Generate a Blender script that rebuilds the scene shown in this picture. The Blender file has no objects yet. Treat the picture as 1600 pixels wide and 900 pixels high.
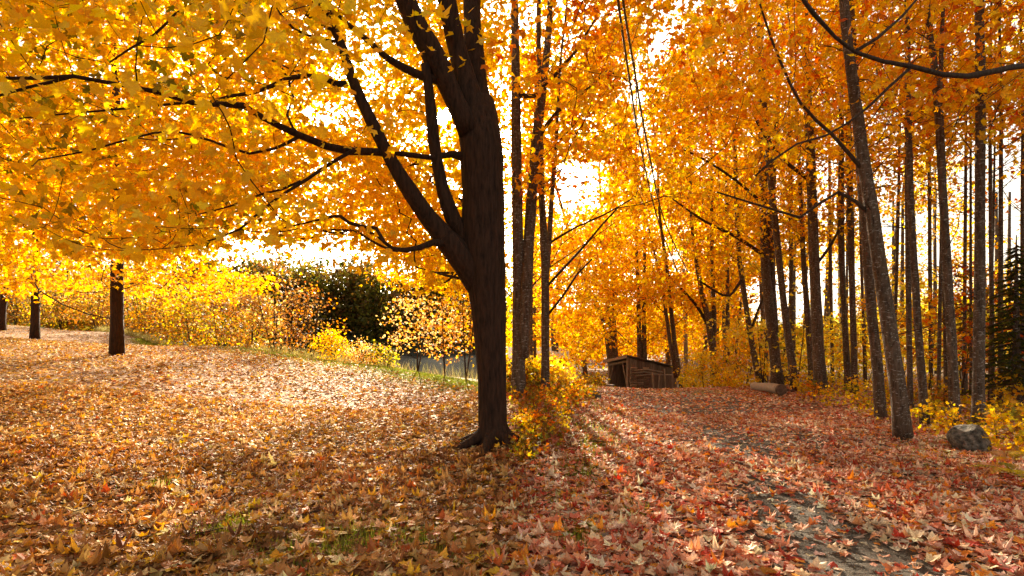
import bpy, math, random
import numpy as np

S = bpy.context.scene
rng = np.random.default_rng(11)
random.seed(5)

# ------------------------------------------------------------------ camera
CAM_Z = 1.6
FPX, PCX, HZY = 900.0, 800.0, 530.0          # focal length, principal column and horizon row of the 1600 px photograph
cam_data = bpy.data.cameras.new('camera')
cam_data.sensor_width = 36.0
cam_data.lens = 36.0 * FPX / 1600.0
cam_data.shift_y = (HZY - 450.0) / 1600.0
cam_data.clip_start = 0.05
cam_data.clip_end = 2000.0
cam = bpy.data.objects.new('camera', cam_data)
S.collection.objects.link(cam)
cam.location = (0, 0, CAM_Z)
cam.rotation_euler = (math.radians(90), 0, 0)
S.camera = cam

# ------------------------------------------------------------------ sun, sky, exposure
SUN_DIR = np.array([(692 - PCX) / FPX, 1.0, (HZY - 181) / FPX]); SUN_DIR /= np.linalg.norm(SUN_DIR)
SUN_EL = math.asin(SUN_DIR[2])
SUN_AZ = math.atan2(SUN_DIR[0], SUN_DIR[1])
sun_data = bpy.data.lights.new('sun', 'SUN')
sun_data.energy = 5.0
sun_data.angle = math.radians(0.5)
sun_data.color = (1.0, 0.84, 0.6)
sun = bpy.data.objects.new('sun', sun_data)
S.collection.objects.link(sun)
from mathutils import Vector
sun.rotation_euler = Vector(SUN_DIR).to_track_quat('Z', 'Y').to_euler()
sun.location = (0, 0, 60)

W = bpy.data.worlds.new('World')
S.world = W
W.use_nodes = True
wn, wl = W.node_tree.nodes, W.node_tree.links
wn.clear()
sky = wn.new('ShaderNodeTexSky')
sky.sky_type = 'NISHITA'
sky.sun_disc = False
sky.sun_elevation = SUN_EL
sky.sun_rotation = SUN_AZ
sky.air_density = 1.0
sky.dust_density = 4.0
sky.ozone_density = 1.0
hs = wn.new('ShaderNodeHueSaturation'); hs.inputs['Saturation'].default_value = 0.25
tintn = wn.new('ShaderNodeMix'); tintn.data_type = 'RGBA'; tintn.blend_type = 'MULTIPLY'
tintn.inputs['Factor'].default_value = 1.0
tintn.inputs['B'].default_value = (1.0, 0.91, 0.76, 1)
wl.new(sky.outputs['Color'], hs.inputs['Color'])
wl.new(hs.outputs['Color'], tintn.inputs['A'])
tc = wn.new('ShaderNodeTexCoord')
dot = wn.new('ShaderNodeVectorMath'); dot.operation = 'DOT_PRODUCT'
dot.inputs[1].default_value = tuple(SUN_DIR)
nrm = wn.new('ShaderNodeVectorMath'); nrm.operation = 'NORMALIZE'
wl.new(tc.outputs['Generated'], nrm.inputs[0])
wl.new(nrm.outputs['Vector'], dot.inputs[0])
def w_range(lo_deg, hi_deg, val):
    m = wn.new('ShaderNodeMapRange'); m.interpolation_type = 'SMOOTHSTEP'
    m.inputs['From Min'].default_value = math.cos(math.radians(lo_deg))
    m.inputs['From Max'].default_value = math.cos(math.radians(hi_deg))
    m.inputs['To Min'].default_value = 0.0
    m.inputs['To Max'].default_value = val
    wl.new(dot.outputs['Value'], m.inputs['Value'])
    return m
disc = w_range(0.85, 0.65, 900.0)
aur = w_range(9.0, 0.4, 25.0)
addn = wn.new('ShaderNodeMath'); addn.operation = 'ADD'
wl.new(disc.outputs['Result'], addn.inputs[0]); wl.new(aur.outputs['Result'], addn.inputs[1])
comb = wn.new('ShaderNodeMix'); comb.data_type = 'RGBA'; comb.blend_type = 'ADD'
comb.clamp_result = False
comb.inputs['Factor'].default_value = 1.0
sc_ = wn.new('ShaderNodeVectorMath'); sc_.operation = 'SCALE'
sc_.inputs[0].default_value = (1.0, 0.9, 0.7)
wl.new(addn.outputs['Value'], sc_.inputs['Scale'])
wl.new(tintn.outputs['Result'], comb.inputs['A'])
wl.new(sc_.outputs['Vector'], comb.inputs['B'])
bg = wn.new('ShaderNodeBackground'); bg.inputs['Strength'].default_value = 0.095
wo = wn.new('ShaderNodeOutputWorld')
wl.new(comb.outputs['Result'], bg.inputs['Color'])
wl.new(bg.outputs['Background'], wo.inputs['Surface'])

S.view_settings.view_transform = 'Standard'
try: S.view_settings.look = 'None'
except Exception: pass
S.view_settings.exposure = 1.85
S.view_settings.gamma = 1.0
S.view_settings.use_curve_mapping = False
S.render.engine = 'CYCLES'
S.cycles.max_bounces = 10
S.cycles.diffuse_bounces = 7
S.cycles.glossy_bounces = 2
S.cycles.transmission_bounces = 5
S.cycles.transparent_max_bounces = 4
S.cycles.sample_clamp_indirect = 8.0

# ------------------------------------------------------------------ small helpers
COL = S.collection
cam_pos = np.array([0, 0, CAM_Z])
def P(px, py, Y):
    return np.array([(px - PCX) / FPX * Y, Y, CAM_Z - (py - HZY) / FPX * Y])
def proj(p):
    p = np.asarray(p, float)
    Y = np.maximum(p[..., 1], 0.05)
    return PCX + FPX * p[..., 0] / Y, HZY - FPX * (p[..., 2] - CAM_Z) / Y
def nz(v):
    return v / np.maximum(np.linalg.norm(v, axis=-1, keepdims=True), 1e-9)
def empty(name, loc, label=None, cat=None, group=None):
    o = bpy.data.objects.new(name, None)
    COL.objects.link(o)
    o.location = tuple(float(v) for v in loc)
    o.empty_display_size = 0.2
    tag(o, label, cat, group)
    return o
def tag(o, label=None, cat=None, group=None, kind=None):
    if label: o['label'] = label
    if cat: o['category'] = cat
    if group: o['group'] = group
    if kind: o['kind'] = kind
    return o

class Geo:
    """collects vertices, faces and per-vertex tints; build() links them as one mesh object"""
    def __init__(self):
        self.v, self.f3, self.f4, self.c, self.n = [], [], [], [], 0
    def add(self, v, f3=None, f4=None, c=None):
        v = np.asarray(v, np.float32).reshape(-1, 3)
        if f3 is not None and len(f3): self.f3.append(np.asarray(f3, np.int64).reshape(-1, 3) + self.n)
        if f4 is not None and len(f4): self.f4.append(np.asarray(f4, np.int64).reshape(-1, 4) + self.n)
        self.v.append(v)
        if c is None: c = np.ones((len(v), 3), np.float32)
        self.c.append(np.broadcast_to(np.asarray(c, np.float32), (len(v), 3)))
        self.n += len(v)
    def mesh(self, name, mat, smooth=False, origin=(0, 0, 0)):
        me = bpy.data.meshes.new(name)
        v = np.concatenate(self.v) - np.asarray(origin, np.float32)
        f3 = np.concatenate(self.f3) if self.f3 else np.zeros((0, 3), np.int64)
        f4 = np.concatenate(self.f4) if self.f4 else np.zeros((0, 4), np.int64)
        me.vertices.add(len(v)); me.vertices.foreach_set('co', v.ravel())
        loops = np.concatenate([f3.ravel(), f4.ravel()]).astype(np.int32)
        me.loops.add(len(loops)); me.loops.foreach_set('vertex_index', loops)
        nf = len(f3) + len(f4)
        me.polygons.add(nf)
        st = np.concatenate([np.arange(len(f3)) * 3, len(f3) * 3 + np.arange(len(f4)) * 4]).astype(np.int32)
        me.polygons.foreach_set('loop_start', st)
        me.polygons.foreach_set('use_smooth', np.full(nf, smooth, bool))
        me.update(calc_edges=True)
        at = me.attributes.new('tint', 'FLOAT_COLOR', 'POINT')
        c = np.concatenate(self.c)
        at.data.foreach_set('color', np.hstack([c, np.ones((len(c), 1), np.float32)]).astype(np.float32).ravel())
        if mat: me.materials.append(mat)
        return me
    def build(self, name, mat, parent=None, smooth=False, origin=None, kind=None):
        if self.n == 0: return None
        if origin is None:
            origin = parent.matrix_basis.translation if parent is not None and parent.parent is None else (0, 0, 0)
        me = self.mesh(name, mat, smooth, tuple(origin))
        o = bpy.data.objects.new(name, me)
        COL.objects.link(o)
        if parent is not None: o.parent = parent
        else: o.location = tuple(origin)
        if kind: o['kind'] = kind
        return o

def tube(geo, pts, rad, sides=6, cap=True, col=None, lump=0.0):
    pts = np.asarray(pts, float); rad = np.asarray(rad, float)
    K = len(pts)
    t = np.zeros_like(pts)
    t[1:-1] = pts[2:] - pts[:-2]; t[0] = pts[1] - pts[0]; t[-1] = pts[-1] - pts[-2]
    t = nz(t)
    m = nz(pts[-1] - pts[0])
    ref = np.eye(3)[int(np.argmin(np.abs(m)))]
    u = nz(ref - (t @ ref)[:, None] * t); w = np.cross(t, u)
    a = np.arange(sides) * 2 * math.pi / sides
    r = rad[:, None] * np.ones(sides)
    if lump:
        r = r * (1 + lump * rng.normal(size=(K, sides)))
    v = pts[:, None] + (np.cos(a)[None, :, None] * u[:, None] + np.sin(a)[None, :, None] * w[:, None]) * r[..., None]
    v = v.reshape(-1, 3)
    i = np.arange(K - 1)[:, None] * sides; j = np.arange(sides)[None]; j2 = (j + 1) % sides
    f4 = np.stack([i + j, i + j2, i + sides + j2, i + sides + j], -1).reshape(-1, 4)
    f3 = None
    if cap:
        v = np.vstack([v, pts[-1:], pts[:1]])
        k = (K - 1) * sides; tip = K * sides
        jj = np.arange(sides); jn = (jj + 1) % sides
        f3 = np.vstack([np.stack([k + jj, k + jn, np.full(sides, tip)], -1), np.stack([jn, jj, np.full(sides, tip + 1)], -1)])
    geo.add(v, f3, f4, col)

def box(geo, c, size, ax=None, col=None):
    """box with centre c, full sizes, and axes rows ax"""
    ax = np.eye(3) if ax is None else np.asarray(ax, float)
    s = np.asarray(size, float) / 2
    v = np.array([[x, y, z] for x in (-1, 1) for y in (-1, 1) for z in (-1, 1)], float) * s
    v = v @ ax + np.asarray(c, float)
    f = [(0, 1, 3, 2), (4, 6, 7, 5), (0, 4, 5, 1), (2, 3, 7, 6), (0, 2, 6, 4), (1, 5, 7, 3)]
    geo.add(v, None, f, col)

def smooth_path(pts, rad, step):
    """Catmull-Rom through pts, resampled"""
    pts = np.asarray(pts, float); rad = np.asarray(rad, float)
    q = np.vstack([2 * pts[0] - pts[1], pts, 2 * pts[-1] - pts[-2]])
    out, ro = [], []
    for i in range(len(pts) - 1):
        n = max(1, int(np.linalg.norm(pts[i + 1] - pts[i]) / step))
        s = np.arange(n)[:, None] / n
        p0, p1, p2, p3 = q[i], q[i + 1], q[i + 2], q[i + 3]
        out.append(0.5 * (2 * p1 + (p2 - p0) * s + (2 * p0 - 5 * p1 + 4 * p2 - p3) * s**2 + (3 * p1 - p0 - 3 * p2 + p3) * s**3))
        ro.append(rad[i] + (rad[i + 1] - rad[i]) * s[:, 0])
    out.append(pts[-1:]); ro.append(rad[-1:])
    return np.vstack(out), np.concatenate(ro)

# ------------------------------------------------------------------ materials
def new_mat(name):
    m = bpy.data.materials.new(name); m.use_nodes = True
    m.node_tree.nodes.clear()
    return m, m.node_tree.nodes, m.node_tree.links
def ramp(n, stops):
    r = n.new('ShaderNodeValToRGB'); e = r.color_ramp.elements
    while len(e) < len(stops): e.new(0.5)
    for k, (p, c) in enumerate(stops):
        e[k].position = p; e[k].color = (*c, 1) if len(c) == 3 else c
    return r
def noise(n, l, vec, scale, detail=4, rough=0.6):
    t = n.new('ShaderNodeTexNoise'); t.inputs['Scale'].default_value = scale
    t.inputs['Detail'].default_value = detail; t.inputs['Roughness'].default_value = rough
    if vec is not None: l.new(vec, t.inputs['Vector'])
    return t
def mixc(n, l, a, b, fac, blend='MIX'):
    m = n.new('ShaderNodeMix'); m.data_type = 'RGBA'; m.blend_type = blend
    for key, val in (('A', a), ('B', b), ('Factor', fac)):
        sock = m.inputs[key]
        if hasattr(val, 'links') or hasattr(val, 'is_linked'): l.new(val, sock)
        elif isinstance(val, (int, float)): sock.default_value = val
        else: sock.default_value = (*val, 1)
    return m.outputs['Result']

def leaf_mat(name, single=False, trans=0.55, sat=1.25, tval=1.25, rough=0.5, spec=0.25, fine=40):
    m, n, l = new_mat(name)
    if single:
        src = n.new('ShaderNodeObjectInfo').outputs['Color']
    else:
        a = n.new('ShaderNodeAttribute'); a.attribute_name = 'tint'; src = a.outputs['Color']
    tcn = n.new('ShaderNodeTexCoord')
    nt = noise(n, l, tcn.outputs['Object'], fine, 3)
    r = ramp(n, [(0.3, (0.72, 0.68, 0.62)), (0.7, (1.15, 1.15, 1.1))])
    l.new(nt.outputs['Fac'], r.inputs['Fac'])
    base = mixc(n, l, src, r.outputs['Color'], 1.0, 'MULTIPLY')
    hsv = n.new('ShaderNodeHueSaturation'); hsv.inputs['Saturation'].default_value = sat; hsv.inputs['Value'].default_value = tval
    l.new(base, hsv.inputs['Color'])
    pb = n.new('ShaderNodeBsdfPrincipled')
    pb.inputs['Roughness'].default_value = rough
    pb.inputs['Specular IOR Level'].default_value = spec
    l.new(base, pb.inputs['Base Color'])
    tr = n.new('ShaderNodeBsdfTranslucent'); l.new(hsv.outputs['Color'], tr.inputs['Color'])
    mx = n.new('ShaderNodeMixShader'); mx.inputs[0].default_value = trans
    l.new(pb.outputs[0], mx.inputs[1]); l.new(tr.outputs[0], mx.inputs[2])
    o = n.new('ShaderNodeOutputMaterial'); l.new(mx.outputs[0], o.inputs['Surface'])
    return m

def bark_mat(name, dark, light, lichen=None, vscale=1.0, lich_at=0.62):
    m, n, l = new_mat(name)
    tcn = n.new('ShaderNodeTexCoord')
    mp = n.new('ShaderNodeMapping'); mp.inputs['Scale'].default_value = (14 * vscale, 14 * vscale, 2.2 * vscale)
    l.new(tcn.outputs['Object'], mp.inputs['Vector'])
    a = noise(n, l, mp.outputs['Vector'], 2.0, 8, 0.65)
    r = ramp(n, [(0.3, dark), (0.62, light)])
    l.new(a.outputs['Fac'], r.inputs['Fac'])
    colr = r.outputs['Color']
    if lichen:
        mp2 = n.new('ShaderNodeMapping'); mp2.inputs['Scale'].default_value = (9, 9, 22)
        l.new(tcn.outputs['Object'], mp2.inputs['Vector'])
        b = noise(n, l, mp2.outputs['Vector'], 1.6, 6, 0.75)
        rb = ramp(n, [(lich_at, (0, 0, 0)), (lich_at + 0.06, (1, 1, 1))])
        l.new(b.outputs['Fac'], rb.inputs['Fac'])
        colr = mixc(n, l, colr, lichen, rb.outputs['Color'])
    bp = n.new('ShaderNodeBump'); bp.inputs['Strength'].default_value = 0.9; bp.inputs['Distance'].default_value = 0.03
    l.new(a.outputs['Fac'], bp.inputs['Height'])
    pb = n.new('ShaderNodeBsdfPrincipled'); pb.inputs['Roughness'].default_value = 0.85
    pb.inputs['Specular IOR Level'].default_value = 0.2
    l.new(colr, pb.inputs['Base Color']); l.new(bp.outputs['Normal'], pb.inputs['Normal'])
    o = n.new('ShaderNodeOutputMaterial'); l.new(pb.outputs[0], o.inputs['Surface'])
    return m

def rough_mat(name, stops, scale=6.0, bump=0.5, dist=0.02, rough=0.85, stretch=None, attr=False, metal=0.0, detail=6, bscale=None):
    m, n, l = new_mat(name)
    tcn = n.new('ShaderNodeTexCoord'); vec = tcn.outputs['Object']
    if stretch:
        mp = n.new('ShaderNodeMapping'); mp.inputs['Scale'].default_value = stretch
        l.new(vec, mp.inputs['Vector']); vec = mp.outputs['Vector']
    a = noise(n, l, vec, scale, detail, 0.65)
    r = ramp(n, stops); l.new(a.outputs['Fac'], r.inputs['Fac'])
    colr = r.outputs['Color']
    if attr:
        at = n.new('ShaderNodeAttribute'); at.attribute_name = 'tint'
        colr = mixc(n, l, at.outputs['Color'], colr, 1.0, 'MULTIPLY')
    h = a
    if bscale: h = noise(n, l, vec, bscale, 6, 0.7)
    bp = n.new('ShaderNodeBump'); bp.inputs['Strength'].default_value = bump; bp.inputs['Distance'].default_value = dist
    l.new(h.outputs['Fac'], bp.inputs['Height'])
    pb = n.new('ShaderNodeBsdfPrincipled'); pb.inputs['Roughness'].default_value = rough; pb.inputs['Metallic'].default_value = metal
    l.new(colr, pb.inputs['Base Color']); l.new(bp.outputs['Normal'], pb.inputs['Normal'])
    o = n.new('ShaderNodeOutputMaterial'); l.new(pb.outputs[0], o.inputs['Surface'])
    return m

M_LEAF = leaf_mat('autumn_leaf', trans=0.62, sat=1.18, tval=1.15)
M_LEAF1 = leaf_mat('autumn_leaf_single', single=True, trans=0.62, sat=1.18, tval=1.15)
M_LITTER = leaf_mat('dry_leaf', trans=0.22, sat=1.2, tval=1.1, rough=0.6, spec=0.16, fine=30)
M_LITTER1 = leaf_mat('dry_leaf_single', single=True, trans=0.22, sat=1.2, tval=1.1, rough=0.6, spec=0.16, fine=12)
M_GRASS = leaf_mat('grass_blade', trans=0.45, sat=1.1, tval=1.2, fine=3)
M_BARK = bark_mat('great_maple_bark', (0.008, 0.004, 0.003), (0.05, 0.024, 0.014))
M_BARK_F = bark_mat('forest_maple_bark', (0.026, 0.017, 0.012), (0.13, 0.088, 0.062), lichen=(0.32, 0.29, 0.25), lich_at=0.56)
M_TWIG = bark_mat('twig_bark', (0.02, 0.012, 0.009), (0.07, 0.045, 0.03))
M_GROUND = rough_mat('ground_soil', [(0.3, (0.5, 0.45, 0.4)), (0.7, (1.25, 1.2, 1.1))], 9.0, 1.0, 0.05, attr=True, bscale=22)
M_GRAVEL = rough_mat('gravel', [(0.3, (0.03, 0.022, 0.015)), (0.5, (0.09, 0.068, 0.048)), (0.72, (0.22, 0.175, 0.13))], 60.0, 1.0, 0.03, detail=10)
M_STONE = rough_mat('field_stone', [(0.38, (0.028, 0.023, 0.018)), (0.5, (0.13, 0.108, 0.086)), (0.64, (0.3, 0.25, 0.2))], 12.0, 1.0, 0.12, detail=14)
M_PEBBLE = rough_mat('pebble', [(0.3, (0.5, 0.5, 0.5)), (0.7, (1.2, 1.2, 1.2))], 20.0, .4, 0.01, attr=True)
M_DARKSTONE = rough_mat('dark_stone', [(0.3, (0.02, 0.02, 0.02)), (0.6, (0.07, 0.065, 0.06)), (0.75, (0.3, 0.28, 0.25))], 6.0, 0.9, 0.05)
M_WOOD = rough_mat('weathered_board', [(0.3, (0.06, 0.042, 0.03)), (0.6, (0.21, 0.15, 0.11)), (0.8, (0.34, 0.27, 0.2))], 4.0, 0.6, 0.01, stretch=(9, 9, 0.8), attr=True)
M_PALEWOOD = rough_mat('grey_pole_wood', [(0.3, (0.16, 0.12, 0.09)), (0.7, (0.36, 0.29, 0.22))], 5.0, 0.5, 0.01, stretch=(6, 6, 1))
M_LOGEND = rough_mat('cut_log_end', [(0.3, (0.05, 0.03, 0.02)), (0.7, (0.18, 0.11, 0.07))], 14.0, 0.4, 0.01)
M_ROOF = rough_mat('shed_roofing', [(0.3, (0.06, 0.045, 0.035)), (0.7, (0.18, 0.14, 0.11))], 5.0, 0.4, 0.01)
M_PALEROOF = rough_mat('pale_metal_roof', [(0.3, (0.55, 0.56, 0.58)), (0.7, (0.7, 0.71, 0.72))], 3.0, 0.1, 0.01, rough=0.45)
M_CABLE = rough_mat('black_cable', [(0.3, (0.015, 0.015, 0.015)), (0.7, (0.03, 0.03, 0.03))], 5.0, 0.1, 0.01, rough=0.6)

def water_mat():
    m, n, l = new_mat('river_water')
    tcn = n.new('ShaderNodeTexCoord')
    mp = n.new('ShaderNodeMapping'); mp.inputs['Scale'].default_value = (0.8, 0.35, 1)
    l.new(tcn.outputs['Object'], mp.inputs['Vector'])
    a = noise(n, l, mp.outputs['Vector'], 2.2, 5, 0.6)
    bp = n.new('ShaderNodeBump'); bp.inputs['Strength'].default_value = 0.12; bp.inputs['Distance'].default_value = 0.15
    l.new(a.outputs['Fac'], bp.inputs['Height'])
    pb = n.new('ShaderNodeBsdfPrincipled')
    pb.inputs['Base Color'].default_value = (0.05, 0.06, 0.065, 1)
    pb.inputs['Roughness'].default_value = 0.05
    pb.inputs['Specular IOR Level'].default_value = 0.8
    l.new(bp.outputs['Normal'], pb.inputs['Normal'])
    o = n.new('ShaderNodeOutputMaterial'); l.new(pb.outputs[0], o.inputs['Surface'])
    return m
M_WATER = water_mat()

# ------------------------------------------------------------------ terrain
CTRL = np.array([
    # meadow
    (-9, 2, 0), (-4, 3, 0), (-5, 6, 0.03), (-10, 6, 0.15), (-1.5, 8, 0.0), (-5, 10, 0.12), (-9, 12, 0.5), (-13.7, 20, 1.04), (-24.8, 30, 1.62),
    (-34, 38, 2.2), (-40, 20, 2.0), (-20, 12, 1.1), (-11, 25, 1.12), (-4.7, 21, 0.56), (-1.3, 18, 0.2), (-1.5, 13, 0.1), (-6, 15, 0.35),
    (-24, 42, 1.6), (-42, 55, 2.3), (-60, 60, 2.6), (-8, 31, -0.9), (-3.5, 27, -0.9), (-17, 36, 0.1), (-14, 42, -1.6), (-5, 40, -2.2), (-3, 60, -2.6), (-20, 60, -2.4),
    (-40, 75, -1.5), (-70, 90, 1.5), (-15, 100, -3), (-50, 110, -3), (-100, 110, 2),
    # lane and verges
    (1, 2, 0), (4, 2, 0), (2, 6, 0), (5, 6, 0), (5, 10, 0.02), (3, 13, 0.02), (7, 14, 0.02), (3.2, 17.5, -0.04), (6.5, 17.5, -0.05),
    (3.6, 24, -0.62), (8, 24, -0.5), (5, 32, -1.35), (9, 34, -1.5), (7, 44, -2.0), (12, 42, -1.3),
    (0.5, 8, 0.18), (0.5, 11, 0.5), (1.2, 11, 0.36), (1.9, 11, 0.1), (0.8, 14, 0.45), (2.0, 15, 0.1), (0.8, 20, 0.1), (1.5, 28, -1.0), (2.5, 38, -1.7), (1, 46, -1.9),
    (7.5, 9, 0.06), (12, 12, 0.02), (16, 10, 0.1), (11, 20, -0.05), (10, 22, -0.15), (18, 22, -0.1), (25, 30, -0.2), (40, 30, 0.2), (20, 45, -0.8), (40, 60, -0.2), (70, 60, 0.5),
    # far ground
    (-180, -20, 4), (-180, 150, 4), (180, -20, 1), (180, 150, 2), (0, -20, 0), (-60, -20, 2), (60, -20, 0.2), (0, 190, -3.2), (-100, 190, -3), (100, 190, 1), (10, 90, -1.6), (40, 110, 0), (-180, 300, 6), (0, 300, 6), (180, 300, 6),
], float)
def _tps(a, b):
    d2 = ((a[:, None] - b[None]) ** 2).sum(-1)
    return 0.5 * d2 * np.log(d2 + 1e-9)
_n = len(CTRL)
_xy = CTRL[:, :2]
_A = np.zeros((_n + 3, _n + 3))
_A[:_n, :_n] = _tps(_xy, _xy) + 0.05 * np.eye(_n)
_A[:_n, _n:] = np.hstack([np.ones((_n, 1)), _xy]); _A[_n:, :_n] = _A[:_n, _n:].T
_w = np.linalg.solve(_A, np.concatenate([CTRL[:, 2], np.zeros(3)]))
def gz(x, y):
    x = np.asarray(x, float); y = np.asarray(y, float)
    p = np.stack([x.ravel(), y.ravel()], -1)
    out = np.empty(len(p))
    for s in range(0, len(p), 20000):
        q = p[s:s + 20000]
        out[s:s + 20000] = _tps(q, _xy) @ _w[:_n] + _w[_n] + q @ _w[_n + 1:]
    out += 0.02 * np.sin(p[:, 0] * 1.7 + p[:, 1] * 0.9) * np.sin(p[:, 1] * 1.3 - p[:, 0] * 0.6)
    return out.reshape(x.shape)
def hit(px, py, y0=2.5, y1=60.0):
    ys = np.linspace(y0, y1, 600)
    xs = (px - PCX) / FPX * ys; zs = CAM_Z - (py - HZY) / FPX * ys
    g = gz(xs, ys)
    k = np.nonzero(zs < g)[0]
    i = k[0] if len(k) else len(ys) - 1
    return np.array([xs[i], ys[i], g[i]])
def ground_pt(x, y):
    return np.array([x, y, float(gz(x, y))])

def edge_y(x):
    """the far edge of the mown meadow as a function of x"""
    return np.interp(x, [-60, -40, -24, -11, -4.7, -1.2, 0.5], [62, 48, 37, 25.5, 21.5, 18.3, 17.5])
def lane_center(y):
    return np.interp(y, [0, 4, 8, 13, 18, 26, 34, 44], [2.6, 2.9, 3.7, 4.4, 4.6, 5.2, 4.4, 3.6])

def gravel_amount(x, y):
    """0..1 how bare the lane is of leaves: two worn wheel-track patches"""
    x = np.asarray(x, float); y = np.asarray(y, float)
    px, _ = PCX + FPX * x / np.maximum(y, .5), 0
    c = np.interp(y, [3.5, 4.1, 5.2, 6.2, 7.2], [2.62, 2.5, 2.55, 2.75, 3.0])
    a = np.exp(-((x - c) / np.interp(y, [3.5, 4.6, 6.2, 7.5], [.58, .56, .36, .15])) ** 2) * np.clip((7.2 - y) / 1.2, 0, 1)
    c2 = np.interp(y, [7.2, 9, 11.5], [3.3, 3.35, 3.7])
    b = 0.8 * np.exp(-((x - c2) / .55) ** 2) * np.clip((y - 7.0) / 1.0, 0, 1) * np.clip((12.0 - y) / 2.5, 0, 1)
    c3 = np.interp(y, [7, 12], [4.3, 5.0])
    d = 0.45 * np.exp(-((x - c3) / .36) ** 2) * np.clip((y - 7.4) / 1.0, 0, 1) * np.clip((11.5 - y) / 2.5, 0, 1)
    return np.clip(1.5 * a + 2.0 * b + 1.6 * d, 0, 1)

def sgrid(lo, hi, n, centre, k):
    t = np.linspace(-1, 1, n)
    s = np.sinh(k * t) / np.sinh(k)
    return np.where(s < 0, centre + s * (centre - lo), centre + s * (hi - centre))
xs = sgrid(-240, 240, 230, 0.0, 4.6)
ys = sgrid(-25, 420, 240, 7.0, 4.4)
GX, GY = np.meshgrid(xs, ys)
GZv = gz(GX, GY)
left = GX < 0.05
e = edge_y(GX)
base = np.where(left[..., None], (0.3, 0.17, 0.07), (0.2, 0.09, 0.04))
grass_w = np.clip(1 - np.abs(GY - (e - 1.2)) / 2.6, 0, 1) * left * np.clip((GX + 26) / 10, 0, 1)
base = base * (1 - grass_w[..., None]) + np.array((0.12, 0.15, 0.025)) * grass_w[..., None]
beyond = ((GY > e + 1) & left)
base = np.where(beyond[..., None], (0.09, 0.09, 0.03), base)
forest = (~left) & ((np.abs(GX - lane_center(GY)) > 4.2) | (GY > 24))
base = np.where(forest[..., None], (0.17, 0.095, 0.03), base)
g = Geo()
nx, ny = len(xs), len(ys)
i = np.arange(ny - 1)[:, None] * nx + np.arange(nx - 1)[None]
g.add(np.stack([GX, GY, GZv], -1).reshape(-1, 3), None, np.stack([i, i + 1, i + nx + 1, i + nx], -1).reshape(-1, 4), base.reshape(-1, 3))
GROUND = g.build('ground', M_GROUND, None, True); tag(GROUND, kind='structure')

# gravel lane sheet
ly = np.concatenate([np.linspace(-6, 20, 90), np.linspace(20.5, 48, 40)])
lw = np.linspace(-1.9, 1.9, 19)
LX = lane_center(ly)[:, None] + lw[None]
LY = np.repeat(ly[:, None], len(lw), 1)
LZ = gz(LX, LY) + 0.012 - 0.02 * (np.abs(lw) > 1.8)
g = Geo()
i = np.arange(len(ly) - 1)[:, None] * len(lw) + np.arange(len(lw) - 1)[None]
g.add(np.stack([LX, LY, LZ], -1).reshape(-1, 3), None, np.stack([i, i + 1, i + len(lw) + 1, i + len(lw)], -1).reshape(-1, 4))
LANE = g.build('lane', M_GRAVEL, None, True); tag(LANE, kind='structure')

# river
g = Geo()
rx = np.array([[-130, 40], [-60, 60], [-25, 46], [-9, 37.0], [-2.0, 34.0], [0.6, 60], [2, 110], [3, 185], [-200, 185]], float)
c = rx.mean(0)
v = np.vstack([np.append(c, -1.75)] + [np.append(q, -1.75) for q in rx])
g.add(v, [(0, k + 1, (k + 1) % len(rx) + 1) for k in range(len(rx))])
RIVER = g.build('river', M_WATER); tag(RIVER, kind='structure')

# ------------------------------------------------------------------ leaves
def outline(half, base, tip):
    return np.array([base] + half + [tip] + [(-x, y) for x, y in half[::-1]], float)
T_FINE = outline([(0.05, 0.07), (0.29, -0.02), (0.27, 0.12), (0.36, 0.19), (0.57, 0.45), (0.44, 0.49), (0.36, 0.6), (0.22, 0.52), (0.28, 0.73), (0.15, 0.77)], (0, 0.1), (0, 1.02))
T_MID = outline([(0.31, 0.02), (0.28, 0.18), (0.58, 0.48), (0.36, 0.56), (0.17, 0.48), (0.24, 0.74)], (0, 0.08), (0, 1.0))
T_FAR = outline([(0.32, 0.08), (0.55, 0.52), (0.18, 0.5)], (0, 0.04), (0, 1.0))
T_FIVE = np.array([(0, 0.0), (0.52, 0.36), (0.2, 0.52), (0, 1.0), (-0.2, 0.52), (-0.52, 0.36)], float)
T_QUAD = np.array([(0, 0.0), (0.42, 0.42), (0, 1.0), (-0.42, 0.42)], float)
def with_centre(o):
    v = np.vstack([[0, 0.38], o]); k = len(o)
    return v, np.array([(0, a + 1, (a + 1) % k + 1) for a in range(k)])
TF, TM = with_centre(T_FINE), with_centre(T_MID)
TS = (T_FAR, np.array([(0, k, k + 1) for k in range(1, len(T_FAR) - 1)]))
T5 = (T_FIVE, np.array([(0, k, k + 1) for k in range(1, 5)]))
TQ = (T_QUAD, np.array([(0, 1, 2), (0, 2, 3)]))
# a fine leaf also has its stalk
TF = (np.vstack([TF[0], [(-0.012, 0.12), (0.012, 0.12), (0.05, -0.42)]]), np.vstack([TF[1], [(len(TF[0]), len(TF[0]) + 1, len(TF[0]) + 2)]]))

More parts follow.
